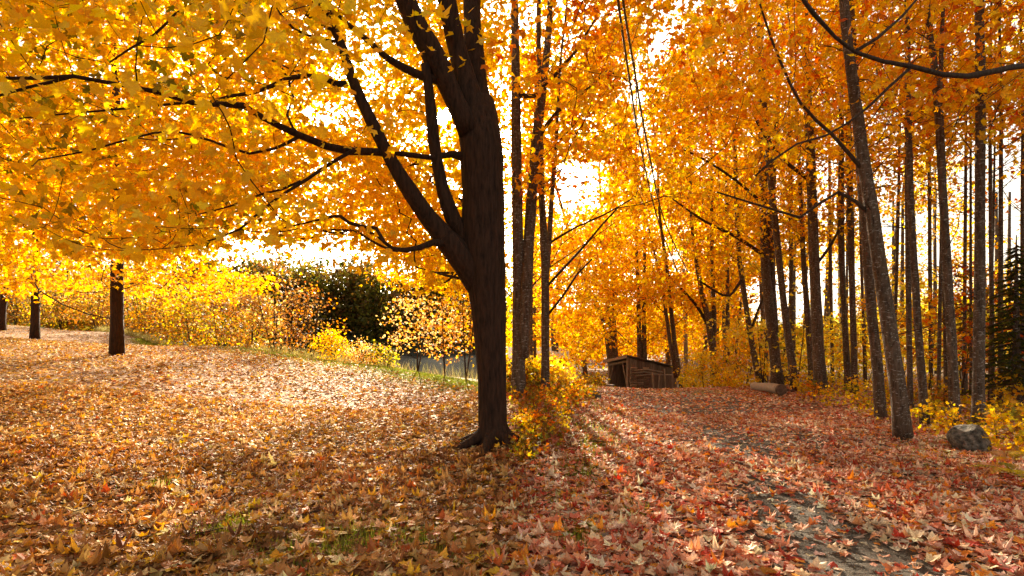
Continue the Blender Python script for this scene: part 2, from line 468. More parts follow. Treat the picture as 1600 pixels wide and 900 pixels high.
def leaf_local(tm, N, curl, cup, fold, wob):
    x, y = tm[0][:, 0], tm[0][:, 1]
    X = np.broadcast_to(x, (N, len(x))).copy(); Yv = np.broadcast_to(y, (N, len(y))).copy()
    Z = curl[:, None] * (y - .3) ** 2 + cup[:, None] * x ** 2 * 2.2 + fold[:, None] * np.abs(x) + wob[:, None] * rng.normal(size=(N, len(x)))
    sh = 1 - 0.35 * np.minimum(np.abs(cup[:, None]), 1) * np.abs(x)[None] * 1.2
    X *= sh
    Yv = .3 + (Yv - .3) * (1 - .3 * np.minimum(np.abs(curl[:, None]), 1.2) * np.abs(y - .3)[None])
    return np.stack([X, Yv, Z], -1)
def add_leaves(geo, pos, size, col, tm, tip, nor, curl, cup, fold, wob=None, wid=None):
    N = len(pos)
    if N == 0: return
    if wob is None: wob = np.full(N, 0.02)
    t = nz(tip); n_ = nz(nor - (nor * t).sum(-1, keepdims=True) * t); s = np.cross(t, n_)
    L = leaf_local(tm, N, curl, cup, fold, wob) * size[:, None, None]
    if wid is not None: L[..., 0] *= wid[:, None]
    V = pos[:, None] + L[..., 0:1] * s[:, None] + L[..., 1:2] * t[:, None] + L[..., 2:3] * n_[:, None]
    k = len(tm[0])
    F = tm[1][None] + (np.arange(N) * k)[:, None, None]
    shade = col[:, None] * np.ones((1, k, 1))
    geo.add(V.reshape(-1, 3), F.reshape(-1, 3), None, shade.reshape(-1, 3))

def pick(pal, N, jit=0.12):
    c = np.array([p[:3] for p in pal], float); w = np.array([p[3] for p in pal], float)
    k = rng.choice(len(pal), N, p=w / w.sum())
    out = c[k] * (1 + jit * rng.normal(size=(N, 1))) * (1 + 0.06 * rng.normal(size=(N, 3)))
    return np.clip(out, 0.004, 0.92)

PAL_YELLOW = [(0.88, 0.55, 0.025, 5), (0.9, 0.63, 0.05, 3), (0.86, 0.46, 0.02, 3), (0.86, 0.68, 0.12, 1.5)]
PAL_UNLIT_GREEN = [(0.34, 0.28, 0.02, 2), (0.2, 0.19, 0.02, 2), (0.6, 0.4, 0.02, 1)]  # olive tones paint the shade of crown clumps with no sun behind them
PAL_GOLD = [(0.88, 0.54, 0.03, 4), (0.88, 0.43, 0.02, 3), (0.88, 0.64, 0.07, 2)]
PAL_ORANGE = [(0.88, 0.4, 0.018, 5), (0.88, 0.48, 0.025, 4), (0.82, 0.28, 0.015, 2), (0.88, 0.56, 0.05, 2)]
PAL_RUST = [(0.78, 0.25, 0.015, 4), (0.6, 0.11, 0.015, 2), (0.84, 0.34, 0.02, 3)]
PAL_RED = [(0.55, 0.08, 0.015, 3), (0.68, 0.16, 0.015, 3), (0.8, 0.3, 0.02, 1)]
PAL_LIME = [(0.6, 0.5, 0.06, 3), (0.78, 0.55, 0.06, 3), (0.36, 0.36, 0.04, 2)]
PAL_TAWNY = [(0.24, 0.11, 0.045, 3), (0.32, 0.16, 0.065, 3), (0.15, 0.08, 0.035, 3), (0.5, 0.36, 0.18, 1)]
PAL_UNDER = [(0.3, 0.16, 0.04, 3), (0.16, 0.14, 0.03, 3), (0.34, 0.24, 0.06, 2), (0.4, 0.14, 0.05, 2)]
PAL_BRUSH = [(0.42, 0.2, 0.07, 3), (0.52, 0.28, 0.08, 2), (0.26, 0.11, 0.04, 3), (0.6, 0.4, 0.16, 1)]
PAL_CREAM = [(0.8, 0.58, 0.3, 3), (0.78, 0.46, 0.16, 3), (0.6, 0.3, 0.08, 1)]
PAL_DARKGREEN = [(0.05, 0.065, 0.015, 3), (0.08, 0.085, 0.02, 2), (0.13, 0.1, 0.02, 2)]
PAL_OLIVE = [(0.17, 0.16, 0.04, 3), (0.26, 0.2, 0.05, 2), (0.32, 0.18, 0.06, 1)]
PAL_LITTER_L = [(0.54, 0.3, 0.11, 6), (0.66, 0.42, 0.17, 5), (0.8, 0.62, 0.33, 4.5), (0.36, 0.17, 0.06, 4), (0.78, 0.45, 0.05, 4), (0.55, 0.13, 0.04, 0.35), (0.22, 0.1, 0.04, 2)]
PAL_LITTER_NEAR_SHADE = [(0.5, 0.25, 0.09, 6), (0.6, 0.35, 0.15, 4), (0.74, 0.54, 0.3, 3), (0.34, 0.15, 0.055, 6), (0.76, 0.42, 0.05, 2.5), (0.55, 0.13, 0.04, .5), (0.2, 0.085, 0.035, 4)]  # browner mix: foreground shade put into the colour of the near meadow leaves
PAL_LITTER_R = [(0.58, 0.19, 0.11, 5), (0.7, 0.35, 0.22, 6), (0.8, 0.57, 0.42, 6.5), (0.46, 0.06, 0.035, 2.2), (0.76, 0.29, 0.05, 3), (0.82, 0.67, 0.5, 2.8), (0.32, 0.11, 0.06, 2.2)]

# ------------------------------------------------------------------ trees
class Skel:
    def __init__(self, cap=6000):
        self.p = np.zeros((cap, 3)); self.par = np.full(cap, -1); self.fix = np.full(cap, np.nan); self.own = np.full(cap, -1); self.n = 0; self.nown = 0
    def node(self, p, par, r=np.nan, own=-1):
        k = self.n
        if k >= len(self.p):
            self.p = np.vstack([self.p, np.zeros_like(self.p)]); self.par = np.append(self.par, np.full(k, -1))
            self.fix = np.append(self.fix, np.full(k, np.nan)); self.own = np.append(self.own, np.full(k, -1))
        self.p[k] = p; self.par[k] = par; self.fix[k] = r; self.own[k] = own; self.n += 1
        return k
    def path(self, pts, rad, par=-1, own=-1):
        ids = []
        for q, r in zip(pts, rad):
            par = self.node(q, par, r, own); ids.append(par)
        return ids
    def grow(self, targets, rise=0.6, per_trunk_owner=True, maxd=99, steps=3, droop=0.06, seg=0.35):
        if self.n == 0: return []
        root = self.p[0]
        tg = np.asarray(targets)
        d0 = np.array([np.min(np.linalg.norm(self.p[:self.n] - t, axis=1)) for t in tg])
        ends = []
        for k in np.argsort(d0):
            t = tg[k]
            q = self.p[:self.n]
            dv = t - q
            d = np.linalg.norm(dv, axis=1)
            dh = np.hypot(dv[:, 0], dv[:, 1])
            cost = d + 1.3 * np.maximum(0, q[:, 2] - (t[2] - rise * dh))
            a = int(np.argmin(cost))
            if d[a] > maxd: ends.append((k, -1)); continue
            own = self.own[a]
            if own < 0 and per_trunk_owner:
                own = self.nown; self.nown += 1
            m = max(1, min(steps, int(d[a] / seg)))
            par = a
            bend = rng.normal(size=3) * 0.045 * d[a]
            for s in range(1, m + 1):
                u = s / m
                q = self.p[a] + (t - self.p[a]) * u + bend * math.sin(math.pi * u) + np.array([0, 0, -droop * d[a] * math.sin(math.pi * u)])
                par = self.node(q, par, np.nan, own)
            ends.append((k, par))
        return ends
    def radii(self, tip=0.004, ex=2.3):
        n = self.n
        acc = np.zeros(n); r = np.zeros(n)
        for k in range(n - 1, -1, -1):
            if not np.isnan(self.fix[k]): r[k] = self.fix[k]
            else: r[k] = max(tip, acc[k] ** (1 / ex))
            p = self.par[k]
            if p >= 0: acc[p] += r[k] ** ex
        for k in range(n):
            p = self.par[k]
            if p >= 0 and np.isnan(self.fix[k]): r[k] = min(r[k], r[p] * (0.75 if not np.isnan(self.fix[p]) else 1.0))
        return r
    def geos(self, r, sides=(5, 3), thick=0.02):
        """one Geo per owner from the grown (not fixed) nodes"""
        ch = [[] for _ in range(self.n)]
        for k in range(self.n):
            if self.par[k] >= 0: ch[self.par[k]].append(k)
        out = {}
        size = {}
        stack = []
        for k in range(self.n):
            if np.isnan(self.fix[k]):
                p = self.par[k]
                if not np.isnan(self.fix[p]) or max((c for c in ch[p] if np.isnan(self.fix[c])), key=lambda c: r[c]) != k:
                    line = [p, k]; c = k
                    while True:
                        nx_ = [q for q in ch[c] if np.isnan(self.fix[q])]
                        if not nx_: break
                        c = max(nx_, key=lambda q: r[q]); line.append(c)
                    rr = r[line].copy(); rr[0] = rr[1]
                    o = int(self.own[k])
                    tube(out.setdefault(o, Geo()), self.p[line], rr, sides[0] if rr[0] > thick else sides[1], cap=False)
                    size[o] = max(size.get(o, 0), rr[0])
        return out, size

def trunk_geo(pts, rad, sides=12, step=0.35, flare=0.35, lump=0.03, flare_h=0.5):
    q, r = smooth_path(pts, rad, step)
    z0 = q[0, 2]
    h = q[:, 2] - z0
    r = r * (1 + flare * np.exp(-np.maximum(h, 0) / flare_h))
    g = Geo()
    tube(g, q, r, sides, True, None, lump)
    return g

def spray_leaves(ends, centres, per, spread, size, pal_fn, axis, tm, droop=0.5):
    """leaf frames round each spray centre"""
    N = len(centres) * per
    c = np.repeat(centres, per, 0) + rng.normal(size=(N, 3)) * np.array(spread)
    col = pal_fn(len(centres), per)
    out = nz(c - axis(c)) if callable(axis) else nz(c - axis)
    tip = out * 0.6 + rng.normal(size=(N, 3)) * 0.6 + np.array([0, 0, -droop])
    nor = np.array([0, 0, 1.0]) + rng.normal(size=(N, 3)) * 0.55
    sz = size * rng.uniform(0.7, 1.25, N)
    return c, sz, col, tip, nor

def pal_mix(pals, weights, jit=0.14):
    """each spray draws one palette, its leaves vary inside it"""
    def f(ns, per):
        k = rng.choice(len(pals), ns, p=np.array(weights) / np.sum(weights))
        col = np.zeros((ns, per, 3))
        for i_ in range(len(pals)):
            m = k == i_
            if m.any(): col[m] = pick(pals[i_], int(m.sum()) * per, jit).reshape(-1, per, 3)
        col *= (1 + 0.08 * rng.normal(size=(ns, 1, 1)))
        return np.clip(col.reshape(-1, 3), 0.004, 0.92)
    return f

TRI = 0
def gap_all(p):
    px, py = proj(p)
    wx = np.interp(py, [-10, 120, 240, 350, 428], [968, 988, 1008, 1035, 1066]); wy = np.interp(py, [-10, 120, 240, 350, 428], [8.5, 12.5, 18, 27, 39])
    near_cable = (p[..., 0] > 0) & (np.abs(px - wx) < 13) & (p[..., 1] < wy + .4) & (py < 425)      # the cables run clear of the crowns
    return ~(((px - 692) / 13) ** 2 + ((py - 181) / 14) ** 2 < 1) & ~near_cable
GAPS = []     # places where the crowns leave the sky open: (px, py, rx, ry, chance of staying open)
def open_sky(pts):
    px, py = proj(pts)
    keep = np.ones(len(pts), bool)
    for gx, gy, ax_, ay_, ch_ in GAPS:
        ins = ((px - gx) / ax_) ** 2 + ((py - gy) / ay_) ** 2 < 1
        keep &= ~(ins & (rng.random(len(pts)) < ch_))
    return keep

def crown_points(n, axis_fn, h0, h1, R, shape=0.6, low=1.0):
    """points through a crown round the trunk: axis_fn(h) -> xyz"""
    out = []
    u = rng.random(n) ** low
    h = h0 + (h1 - h0) * u
    rel = (h - h0) / (h1 - h0)
    Rh = R * (np.sin(np.pi * np.clip(rel * 0.86 + 0.14, 0, 1)) ** shape)
    a = rng.uniform(0, 2 * np.pi, n); rr = Rh * np.sqrt(rng.uniform(0.03, 1, n))
    ax = np.array([axis_fn(v) for v in h])
    return ax + np.stack([np.cos(a) * rr, np.sin(a) * rr, rng.normal(size=n) * 0.15], -1)

def forest_tree(label, Y, stems, H, h0, R, n, per=22, pals=((PAL_ORANGE,), (1,)), size=0.13, group=None, name='maple_tree', cat='tree',
                tm=None, mat=None, branches=9, extra=(), rise=0.7, low=1.0, spread=(0.33, 0.33, 0.14), gap=True, leafy=True, keep=None, dy=0.0):
    """stems: list of pixel paths [(px, py, r_px), ...] from the base up, standing at depth Y"""
    tm = tm or (TM if Y < 9.5 else TS if Y < 14 else T5 if Y < 23 else TQ)
    mat = mat or M_BARK_F
    worldst = []
    for si, st in enumerate(stems):
        pts = [P(a, b, Y) for a, b, _ in st]; rad = [c * Y / FPX for _, _, c in st]
        if si == 0:
            base = np.array([pts[0][0], Y, float(gz(pts[0][0], Y))])
            if pts[0][2] > base[2] + 0.15:
                pts.insert(0, base - [0, 0, .12]); rad.insert(0, rad[0] * 1.1)
            else:
                pts[0] = base - [0, 0, .12]
        for k in range(1, len(pts)):                      # a real trunk wanders in depth as well
            wob = dy * (pts[k][2] - base[2]) + 0.12 * math.sin(k * 1.7 + Y)
            pts[k] = cam_pos + (pts[k] - cam_pos) * (1 + wob / Y)
        top = pts[-1]
        hh = base[2] + (H if si == 0 else H * 0.9)
        if top[2] < hh - 0.5:
            d = nz(pts[-1] - pts[-2]); d = nz(d * 0.6 + np.array([0, 0, .4]))
            L = hh - top[2]
            for f in (0.35, 0.7, 1.0):
                pts.append(top + d * L * f + rng.normal(size=3) * 0.12 * f); rad.append(max(0.012, rad[len(st) - 1] * (1 - 0.85 * f)))
        worldst.append((np.array(pts), np.array(rad)))
    root = empty(name, base, label, cat, group)
    sk = Skel()
    main, mr = worldst[0]
    tg = Geo()
    for si, (pts, rad) in enumerate(worldst):
        g = trunk_geo(pts, rad, 10 if Y < 14 else 7, 0.35 if Y < 14 else 0.7, 0.25 if si == 0 else 0.05, flare_h=0.3)
        if si == 0: g.build('trunk', mat, root, True)
        else: g.build('stem', mat, root, True)
        q, r = smooth_path(pts, rad, 0.5)
        sk.path(q, r)
    for st in extra:                                        # limbs drawn by hand
        q = np.array([P(a, b, Yk) for a, b, _, Yk in st]); r = np.array([c * Y / FPX for _, _, c, _ in st])
        d = np.linalg.norm(sk.p[:sk.n] - q[0], axis=1); a_ = int(np.argmin(d))
        q[0] = sk.p[a_]
        q, r = smooth_path(q, r, 0.3)
        g = Geo(); tube(g, q, r, 6, True, None, 0.03); g.build('branch', M_TWIG, root, True)
        sk.path(q[1:], r[1:], a_)
    def axis_fn(h):
        z = base[2] + h
        return np.array([np.interp(z, main[:, 2], main[:, 0]), np.interp(z, main[:, 2], main[:, 1]), z])
    if not leafy: n = max(6, n // 8)
    pts = crown_points(n, axis_fn, h0, H + 0.6, R, low=low)
    if len(worldst) > 1:
        k = rng.integers(0, len(worldst), n)
        for si in range(1, len(worldst)):
            q = worldst[si][0]
            off = np.stack([np.interp(pts[:, 2], q[:, 2], q[:, 0]), np.interp(pts[:, 2], q[:, 2], q[:, 1])], -1) - np.stack([np.interp(pts[:, 2], main[:, 2], main[:, 0]), np.interp(pts[:, 2], main[:, 2], main[:, 1])], -1)
            pts[k == si, :2] += off[k == si] * 0.8
    pts = pts[pts[:, 2] > gz(pts[:, 0], pts[:, 1]) + 0.4]
    if gap: pts = pts[open_sky(pts)]
    if keep is not None: pts = pts[keep(pts)]
    if len(pts) == 0: return root
    sk.grow(pts, rise)
    r = sk.radii(0.0035 if Y < 14 else 0.005)
    geos, sz = sk.geos(r)
    order = sorted(geos, key=lambda o: -sz[o])
    rest = Geo()
    for k, o in enumerate(order):
        if k < branches: geos[o].build('branch', M_TWIG, root, True)
        else:
            gg = geos[o]
            for v_, c_ in zip(gg.v, gg.c): pass
            off = rest.n
            rest.v += gg.v; rest.c += gg.c
            rest.f3 += [f + off for f in gg.f3]; rest.f4 += [f + off for f in gg.f4]; rest.n += gg.n
    if Y < 28:                                              # dead side twigs on the bare bole
        for k in range(11):
            hz = base[2] + rng.uniform(1.2, max(2.4, h0 + 2.5)); p0 = axis_fn(hz - base[2]); a_ = rng.uniform(0, 6.28); L = rng.uniform(.35, 1.3)
            dd = np.array([math.cos(a_), math.sin(a_), rng.uniform(-.1, .7)])
            q = np.array([p0, p0 + dd * L * .5 + rng.normal(size=3) * .04, p0 + dd * L + [0, 0, rng.uniform(-.1, .2) * L]])
            tube(rest, q, [.011, .007, .003], 3, False)
            for j in range(2):
                q2 = q[1] + (q[2] - q[1]) * rng.uniform(0, .6); tube(rest, [q2, q2 + (dd + rng.normal(size=3) * .5) * L * .35], [.005, .002], 3, False)
    rest.build('twigs', M_TWIG, root, True, kind='stuff')
    g = Geo()
    c, s, col, tip, nor = spray_leaves(None, pts, per, spread, size, pal_mix(*pals), lambda q: np.stack([np.interp(q[:, 2], main[:, 2], main[:, 0]), np.interp(q[:, 2], main[:, 2], main[:, 1]), q[:, 2]], -1), tm)
    if True:
        m_ = gap_all(c); c, s, col, tip, nor = c[m_], s[m_], col[m_], tip[m_], nor[m_]
    N = len(c)
    add_leaves(g, c, s, col, tm, tip, nor, rng.normal(0, .35, N), rng.normal(0, .3, N), rng.normal(0.1, .15, N))
    g.build('foliage', M_LEAF, root, kind='stuff')
    return root

# ------------------------------------------------------------------ the great yellow maple
TY = 8.0
def limb(pts):
    return np.array([P(a, b, Yk) for a, b, _, Yk in pts]), np.array([c * Yk / FPX for a, b, c, Yk in pts])
mb = ground_pt(P(771, 712, TY)[0], TY)
great = empty('maple_tree', mb, 'great dark maple with wide yellow crown and forked limbs over the leafy meadow', 'tree')
tp, tr = limb([(771, 714, 21, 8), (769, 600, 22, 8), (764, 500, 26, 8), (759, 430, 31, 8), (755, 380, 34, 8), (755, 320, 33, 8), (754, 270, 33, 8), (752, 230, 33, 8), (748, 195, 32, 8.05), (745, 160, 27, 8.1)])
tp[0] = mb - [0, 0, .2]
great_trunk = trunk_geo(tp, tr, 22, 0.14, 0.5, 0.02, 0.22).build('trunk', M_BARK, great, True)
for a_, L_ in ((-2.7, .42), (-1.75, .5), (-.9, .4), (-.1, .45), (1.2, .5), (2.6, .5)):
    d_ = np.array([math.cos(a_), math.sin(a_), 0])
    q = np.array([mb + d_ * .10 + [0, 0, .34], mb + d_ * .2 + [0, 0, .15], mb + d_ * (.2 + L_ * .45) + [0, 0, .055], mb + d_ * (.2 + L_) + [0, 0, -.05]])
    q, r_ = smooth_path(q, [.07, .085, .06, .03], .06)
    g = Geo(); tube(g, q, r_, 9, True, None, .05); g.build('root', M_BARK, great, True)
LIMBS = [
    # upper main stems
    [(742, 190, 22, 8), (726, 120, 17, 8), (713, 70, 15, 8), (702, 20, 14, 7.9), (690, -40, 13, 7.8), (670, -160, 10, 7.6), (640, -300, 6, 7.4), (610, -420, 3, 7.2)],
    [(752, 190, 20, 8.1), (744, 110, 15, 8.3), (739, 50, 14, 8.4), (738, -10, 13, 8.6), (745, -120, 10, 9), (740, -260, 7, 9.3), (730, -400, 3, 9.5)],
    [(735, 205, 19, 7.9), (712, 160, 16, 7.8), (690, 112, 17, 7.7), (668, 70, 17, 7.6), (646, 30, 17, 7.5), (628, -15, 16, 7.4), (600, -90, 13, 7.2), (560, -200, 9, 7), (520, -330, 4, 6.8)],
    # the inner upright limb
    [(748, 420, 9, 7.97), (729, 374, 13, 7.95), (708, 342, 12, 7.9), (693, 300, 10.5, 7.85), (684, 258, 9.5, 7.8), (678, 220, 9, 7.75), (674, 180, 8.5, 7.7), (670, 140, 8, 7.65), (664, 100, 7, 7.6)],
    # long arm reaching left and up
    [(757, 478, 12, 7.98), (744, 440, 20, 7.97), (729, 411, 22, 7.93), (707, 385, 19, 7.85), (682, 356, 15.5, 7.75), (656, 322, 13.5, 7.65), (630, 282, 11.5, 7.55), (608, 245, 10.5, 7.5), (588, 205, 9.5, 7.4), (566, 160, 8.5, 7.35), (547, 115, 8, 7.3), (535, 75, 7, 7.25), (521, 42, 6, 7.2), (505, 10, 5, 7.1), (485, -30, 4, 7)],
    # level branch going left
    [(604, 238, 7, 7.5), (580, 237, 6, 7.4), (545, 236, 6, 7.25), (510, 228, 5.8, 7.1), (470, 212, 5.6, 6.9), (435, 196, 5.4, 6.7), (405, 180, 5.2, 6.5), (380, 165, 5, 6.4), (345, 163, 4.6, 6.2), (300, 160, 4.4, 6), (255, 146, 4, 5.8), (215, 137, 3.6, 5.6), (175, 130, 3.2, 5.5), (115, 119, 3, 5.3), (60, 122, 2.8, 5.1), (0, 122, 2.4, 5), (-80, 118, 1.5, 4.8)],
    [(115, 119, 2.6, 5.3), (85, 127, 2.4, 5.25), (45, 136, 2.2, 5.2), (0, 149, 2, 5.1), (-60, 160, 1.2, 5)],
    # connection right of the arm
    [(738, 248, 9, 8), (706, 241, 5, 7.9), (672, 246, 4.2, 7.7), (640, 242, 4.2, 7.6), (612, 238, 4, 7.5)],
    # short stub
    [(700, 381, 7, 7.8), (676, 379, 5.2, 7.6), (655, 387, 4.6, 7.4), (635, 391, 4.2, 7.2), (615, 389, 3.6, 7.1), (600, 378, 2, 7), (590, 370, 1.4, 6.9)],
    # small wandering branch
    [(615, 390, 2.8, 7.1), (600, 378, 2.8, 7.2), (588, 357, 3.2, 7.3), (562, 353, 3, 7.4), (545, 348, 2.8, 7.4), (532, 338, 2.6, 7.4), (520, 338, 2.3, 7.4), (500, 343, 2, 7.4), (470, 350, 1.6, 7.5), (440, 357, 1.2, 7.6)],
    # hanging whip
    [(550, 236, 3.2, 7.2), (515, 256, 2.9, 7), (480, 280, 2.6, 6.9), (440, 305, 2.3, 6.7), (405, 332, 2, 6.6), (375, 358, 1.7, 6.5), (340, 372, 1.4, 6.4), (300, 384, 1.1, 6.3)],
    [(470, 283, 2.2, 6.85), (440, 296, 2, 6.8), (410, 303, 1.7, 6.7), (360, 322, 1.4, 6.6), (310, 335, 1, 6.5)],
    # branch across the top
    [(684, 125, 7.5, 7.7), (655, 117, 6.5, 7.6), (628, 104, 6, 7.5), (604, 90, 5.2, 7.4), (580, 68, 4.6, 7.3), (556, 48, 4.2, 7.2), (527, 24, 3.8, 7.1), (490, 4, 3.2, 7), (450, -12, 2.4, 6.9)],
    # branch left of the arm
    [(540, 131, 5, 7.3), (525, 131, 4.6, 7.2), (508, 122, 4.2, 7.1), (480, 118, 4, 7), (450, 122, 3.7, 6.9), (425, 134, 3.4, 6.8), (395, 145, 3, 6.7), (360, 150, 2.4, 6.6), (310, 162, 1.8, 6.5), (270, 160, 1.2, 6.4)],
    [(524, 46, 4.6, 7.2), (500, 36, 4.4, 7.1), (470, 14, 4, 7), (440, -4, 3.4, 6.9), (410, -20, 2.4, 6.8)],
    [(538, 66, 3, 7.25), (500, 62, 2.6, 7.1), (460, 46, 2.4, 7), (436, 20, 2, 6.9), (425, -10, 1.4, 6.8)],
    # upper left sweep
    [(470, 212, 3, 6.9), (430, 232, 2.4, 6.7), (390, 240, 2.2, 6.5), (330, 220, 2, 6.3), (270, 205, 1.8, 6.1), (210, 215, 1.6, 5.9), (140, 235, 1.4, 5.7), (60, 250, 1.2, 5.6)],
    [(300, 160, 2.2, 6), (240, 165, 2, 5.9), (170, 172, 1.7, 5.8), (100, 178, 1.5, 5.7), (30, 185, 1.1, 5.6)],
    [(275, 20, 1.9, 6.2), (240, 55, 1.9, 6.2), (200, 78, 1.6, 6.1), (170, 98, 1.2, 6)],
]
sk = Skel(20000)
q, r_ = smooth_path(tp, tr, 0.4); sk.path(q, r_)
limb_geo = []
for li, lb in enumerate(LIMBS):
    q, r_ = limb(lb)
    q, r_ = smooth_path(q, r_, 0.16)
    r_ = r_ * (1 + 0.05 * np.sin(np.arange(len(r_)) * 1.1 + li))
    g = Geo(); tube(g, q, r_, 12 if r_[0] > .08 else 7, True, None, 0.025)
    limb_geo.append(g)
    a_ = int(np.argmin(np.linalg.norm(sk.p[:sk.n] - q[0], axis=1)))
    sk.path(q, r_, a_, own=li); sk.nown = li + 1

# places of the leaf sprays
def env_low(px):      # how low the crown hangs, photo row
    return np.interp(px, [-400, 0, 90, 150, 230, 300, 335, 400, 470, 500, 560, 640, 700, 740, 800], [470, 455, 440, 420, 445, 440, 405, 395, 400, 412, 400, 440, 470, 485, 470])
N0 = 8200
box_lo, box_hi = np.array([-13, 3.4, 2.0]), np.array([0.4, 14.6, 9.6])
c0 = rng.uniform(box_lo, box_hi, (N0, 3))
px, py = proj(c0)
rad2 = np.hypot((c0[:, 0] + 1.6) / 9.6, np.where(c0[:, 1] > 8, (c0[:, 1] - 8) / 8.0, (c0[:, 1] - 8) / 6.0))
top = 10.5 - 5 * np.clip(rad2, 0, 1) ** 2
keep = (py < env_low(px) - np.where(px < 420, 44, 20)) & (rad2 < 1) & (c0[:, 2] < top) & (px < 770)
GREAT_GAPS = [(500, 172, 46, 26, .95), (560, 182, 24, 20, .9), (245, 108, 34, 24, .9), (365, 408, 36, 20, 1), (330, 20, 30, 16, .6), (560, 100, 26, 50, .7), (520, 265, 34, 24, .75),
              (650, 352, 20, 16, .8), (692, 181, 17, 22, 1), (150, 190, 12, 18, .8), (470, 385, 60, 20, .75), (560, 395, 40, 14, .7), (390, 330, 26, 20, .6), (610, 100, 30, 40, .35), (690, 230, 18, 90, .75)]
for gx, gy, ax_, ay_, ch_ in GREAT_GAPS:
    ins = ((px - gx) / ax_) ** 2 + ((py - gy) / ay_) ** 2 < 1
    keep &= ~(ins & (rng.random(N0) < ch_))
front = (c0[:, 1] < 8.2) & (((px > 500) & (py > 90)) | ((px > 480) & (px < 590) & (py > 15)))
keep &= ~(front & (rng.random(N0) < 0.93))
front = (c0[:, 1] < 8.3) & (px > 640)
keep &= ~(front & (rng.random(N0) < 0.85))
front = (c0[:, 1] < 6.0) & (py > 90) & (rng.random(N0) < 0.55)
keep &= ~front
keep &= ~((c0[:, 1] < 4.6) & (py > 0))
keep &= ~((py < -60) & (rng.random(N0) < 0.8))
keep &= ~((c0[:, 1] < 9) & (py > 0) & (rng.random(N0) < 0.35))
c0 = c0[keep]
sk.grow(c0, 0.25, maxd=2.2, steps=9, droop=0.05, seg=0.2)
rr_ = sk.radii(0.003)
geos, _sz = sk.geos(rr_, (6, 3), 0.012)
for li, g in enumerate(limb_geo):
    if li in geos:
        gg = geos.pop(li); off = g.n
        g.v += gg.v; g.c += gg.c; g.f3 += [f + off for f in gg.f3]; g.f4 += [f + off for f in gg.f4]; g.n += gg.n
    g.build('branch', M_BARK, great, True)
for o in geos: geos[o].build('branch', M_BARK, great, True)
per = 22
def great_pal(ns, per):
    px, py = proj(c0)
    pal = np.zeros((ns, per, 3))
    green = np.zeros(ns)
    for gx, gy, s_ in ((60, 65, 60), (270, 125, 50), (130, 185, 70), (30, 240, 60), (330, 40, 30), (200, 150, 60), (110, 330, 50), (320, 330, 30)):
        green = np.maximum(green, np.exp(-((px - gx) ** 2 + (py - gy) ** 2) / (2 * s_ ** 2)))
    isg = (rng.random(ns) < green * 0.38) & (c0[:, 1] < 8)
    pal[~isg] = pick(PAL_YELLOW, int((~isg).sum()) * per).reshape(-1, per, 3)
    if isg.any(): pal[isg] = pick(PAL_UNLIT_GREEN, int(isg.sum()) * per).reshape(-1, per, 3)
    return np.clip(pal.reshape(-1, 3), .004, .92)
c, s, col, tip, nor = spray_leaves(None, c0, per, (0.3, 0.3, 0.14), 0.118, great_pal, np.array([-.3, 8, 5.0]), TM, 0.6)
N = len(c)
px, py = proj(c)
ok = (px < 792) & ~((px > 640) & (py > 110) & (py < 520) & (c[:, 1] < 8.4)) & ~((np.abs(px - 183) < 10) & (py > 60) & (rng.random(N) < .6)) & ~(((px - 692) / 13) ** 2 + ((py - 181) / 14) ** 2 < 1)
vis = (px > 0) & (px < 780) & (py > 0) & (py < 480) & ok
score = np.where(vis, s / c[:, 1], 0)
big = np.argsort(-score)[:300]
isbig = np.zeros(N, bool); isbig[big] = True
curl, cup, fold = rng.normal(0.1, .4, N), rng.normal(0, .3, N), rng.normal(.12, .15, N)
g = Geo(); m_ = ok & ~isbig & (c[:, 1] < 6.6)
add_leaves(g, c[m_], s[m_], col[m_], TM, tip[m_], nor[m_], curl[m_], cup[m_], fold[m_])
m_ = ok & ~isbig & (c[:, 1] >= 6.6) & (c[:, 1] < 9.5)
add_leaves(g, c[m_], s[m_], col[m_], TS, tip[m_], nor[m_], curl[m_], cup[m_], fold[m_])
m_ = ok & ~isbig & (c[:, 1] >= 9.5)
add_leaves(g, c[m_], s[m_] * 1.1, col[m_], T5, tip[m_], nor[m_], curl[m_], cup[m_], fold[m_])
g.build('foliage', M_LEAF, great, kind='stuff')

def leaf_meshes(k, mat, curl, cup, wob):
    out = []
    for i_ in range(k):
        g = Geo()
        add_leaves(g, np.zeros((1, 3)), np.ones(1), np.ones((1, 3)), TF, np.array([[0, 1.0, 0]]), np.array([[0, 0, 1.0]]), rng.normal(0.15, curl, 1), rng.normal(0, cup, 1), rng.normal(.15, .15, 1), np.array([wob]))
        out.append(g.mesh('leaf', mat, False))
    return out
from mathutils import Matrix
def place_leaf(me, parent, pos, size, tip, nor, col):
    t = nz(tip); n_ = nz(nor - np.dot(nor, t) * t); s_ = np.cross(t, n_)
    o = bpy.data.objects.new('leaf', me)
    COL.objects.link(o)
    o.parent = parent
    loc = pos - np.array(parent.matrix_basis.translation)
    o.matrix_basis = Matrix(((s_[0] * size, t[0] * size, n_[0] * size, loc[0]), (s_[1] * size, t[1] * size, n_[1] * size, loc[1]), (s_[2] * size, t[2] * size, n_[2] * size, loc[2]), (0, 0, 0, 1)))
    o.color = (*[float(x) for x in col], 1)
    return o
LM = leaf_meshes(14, M_LEAF1, .4, .3, .02)
for k in big: place_leaf(LM[k % 14], great, c[k], s[k], tip[k], nor[k], col[k])

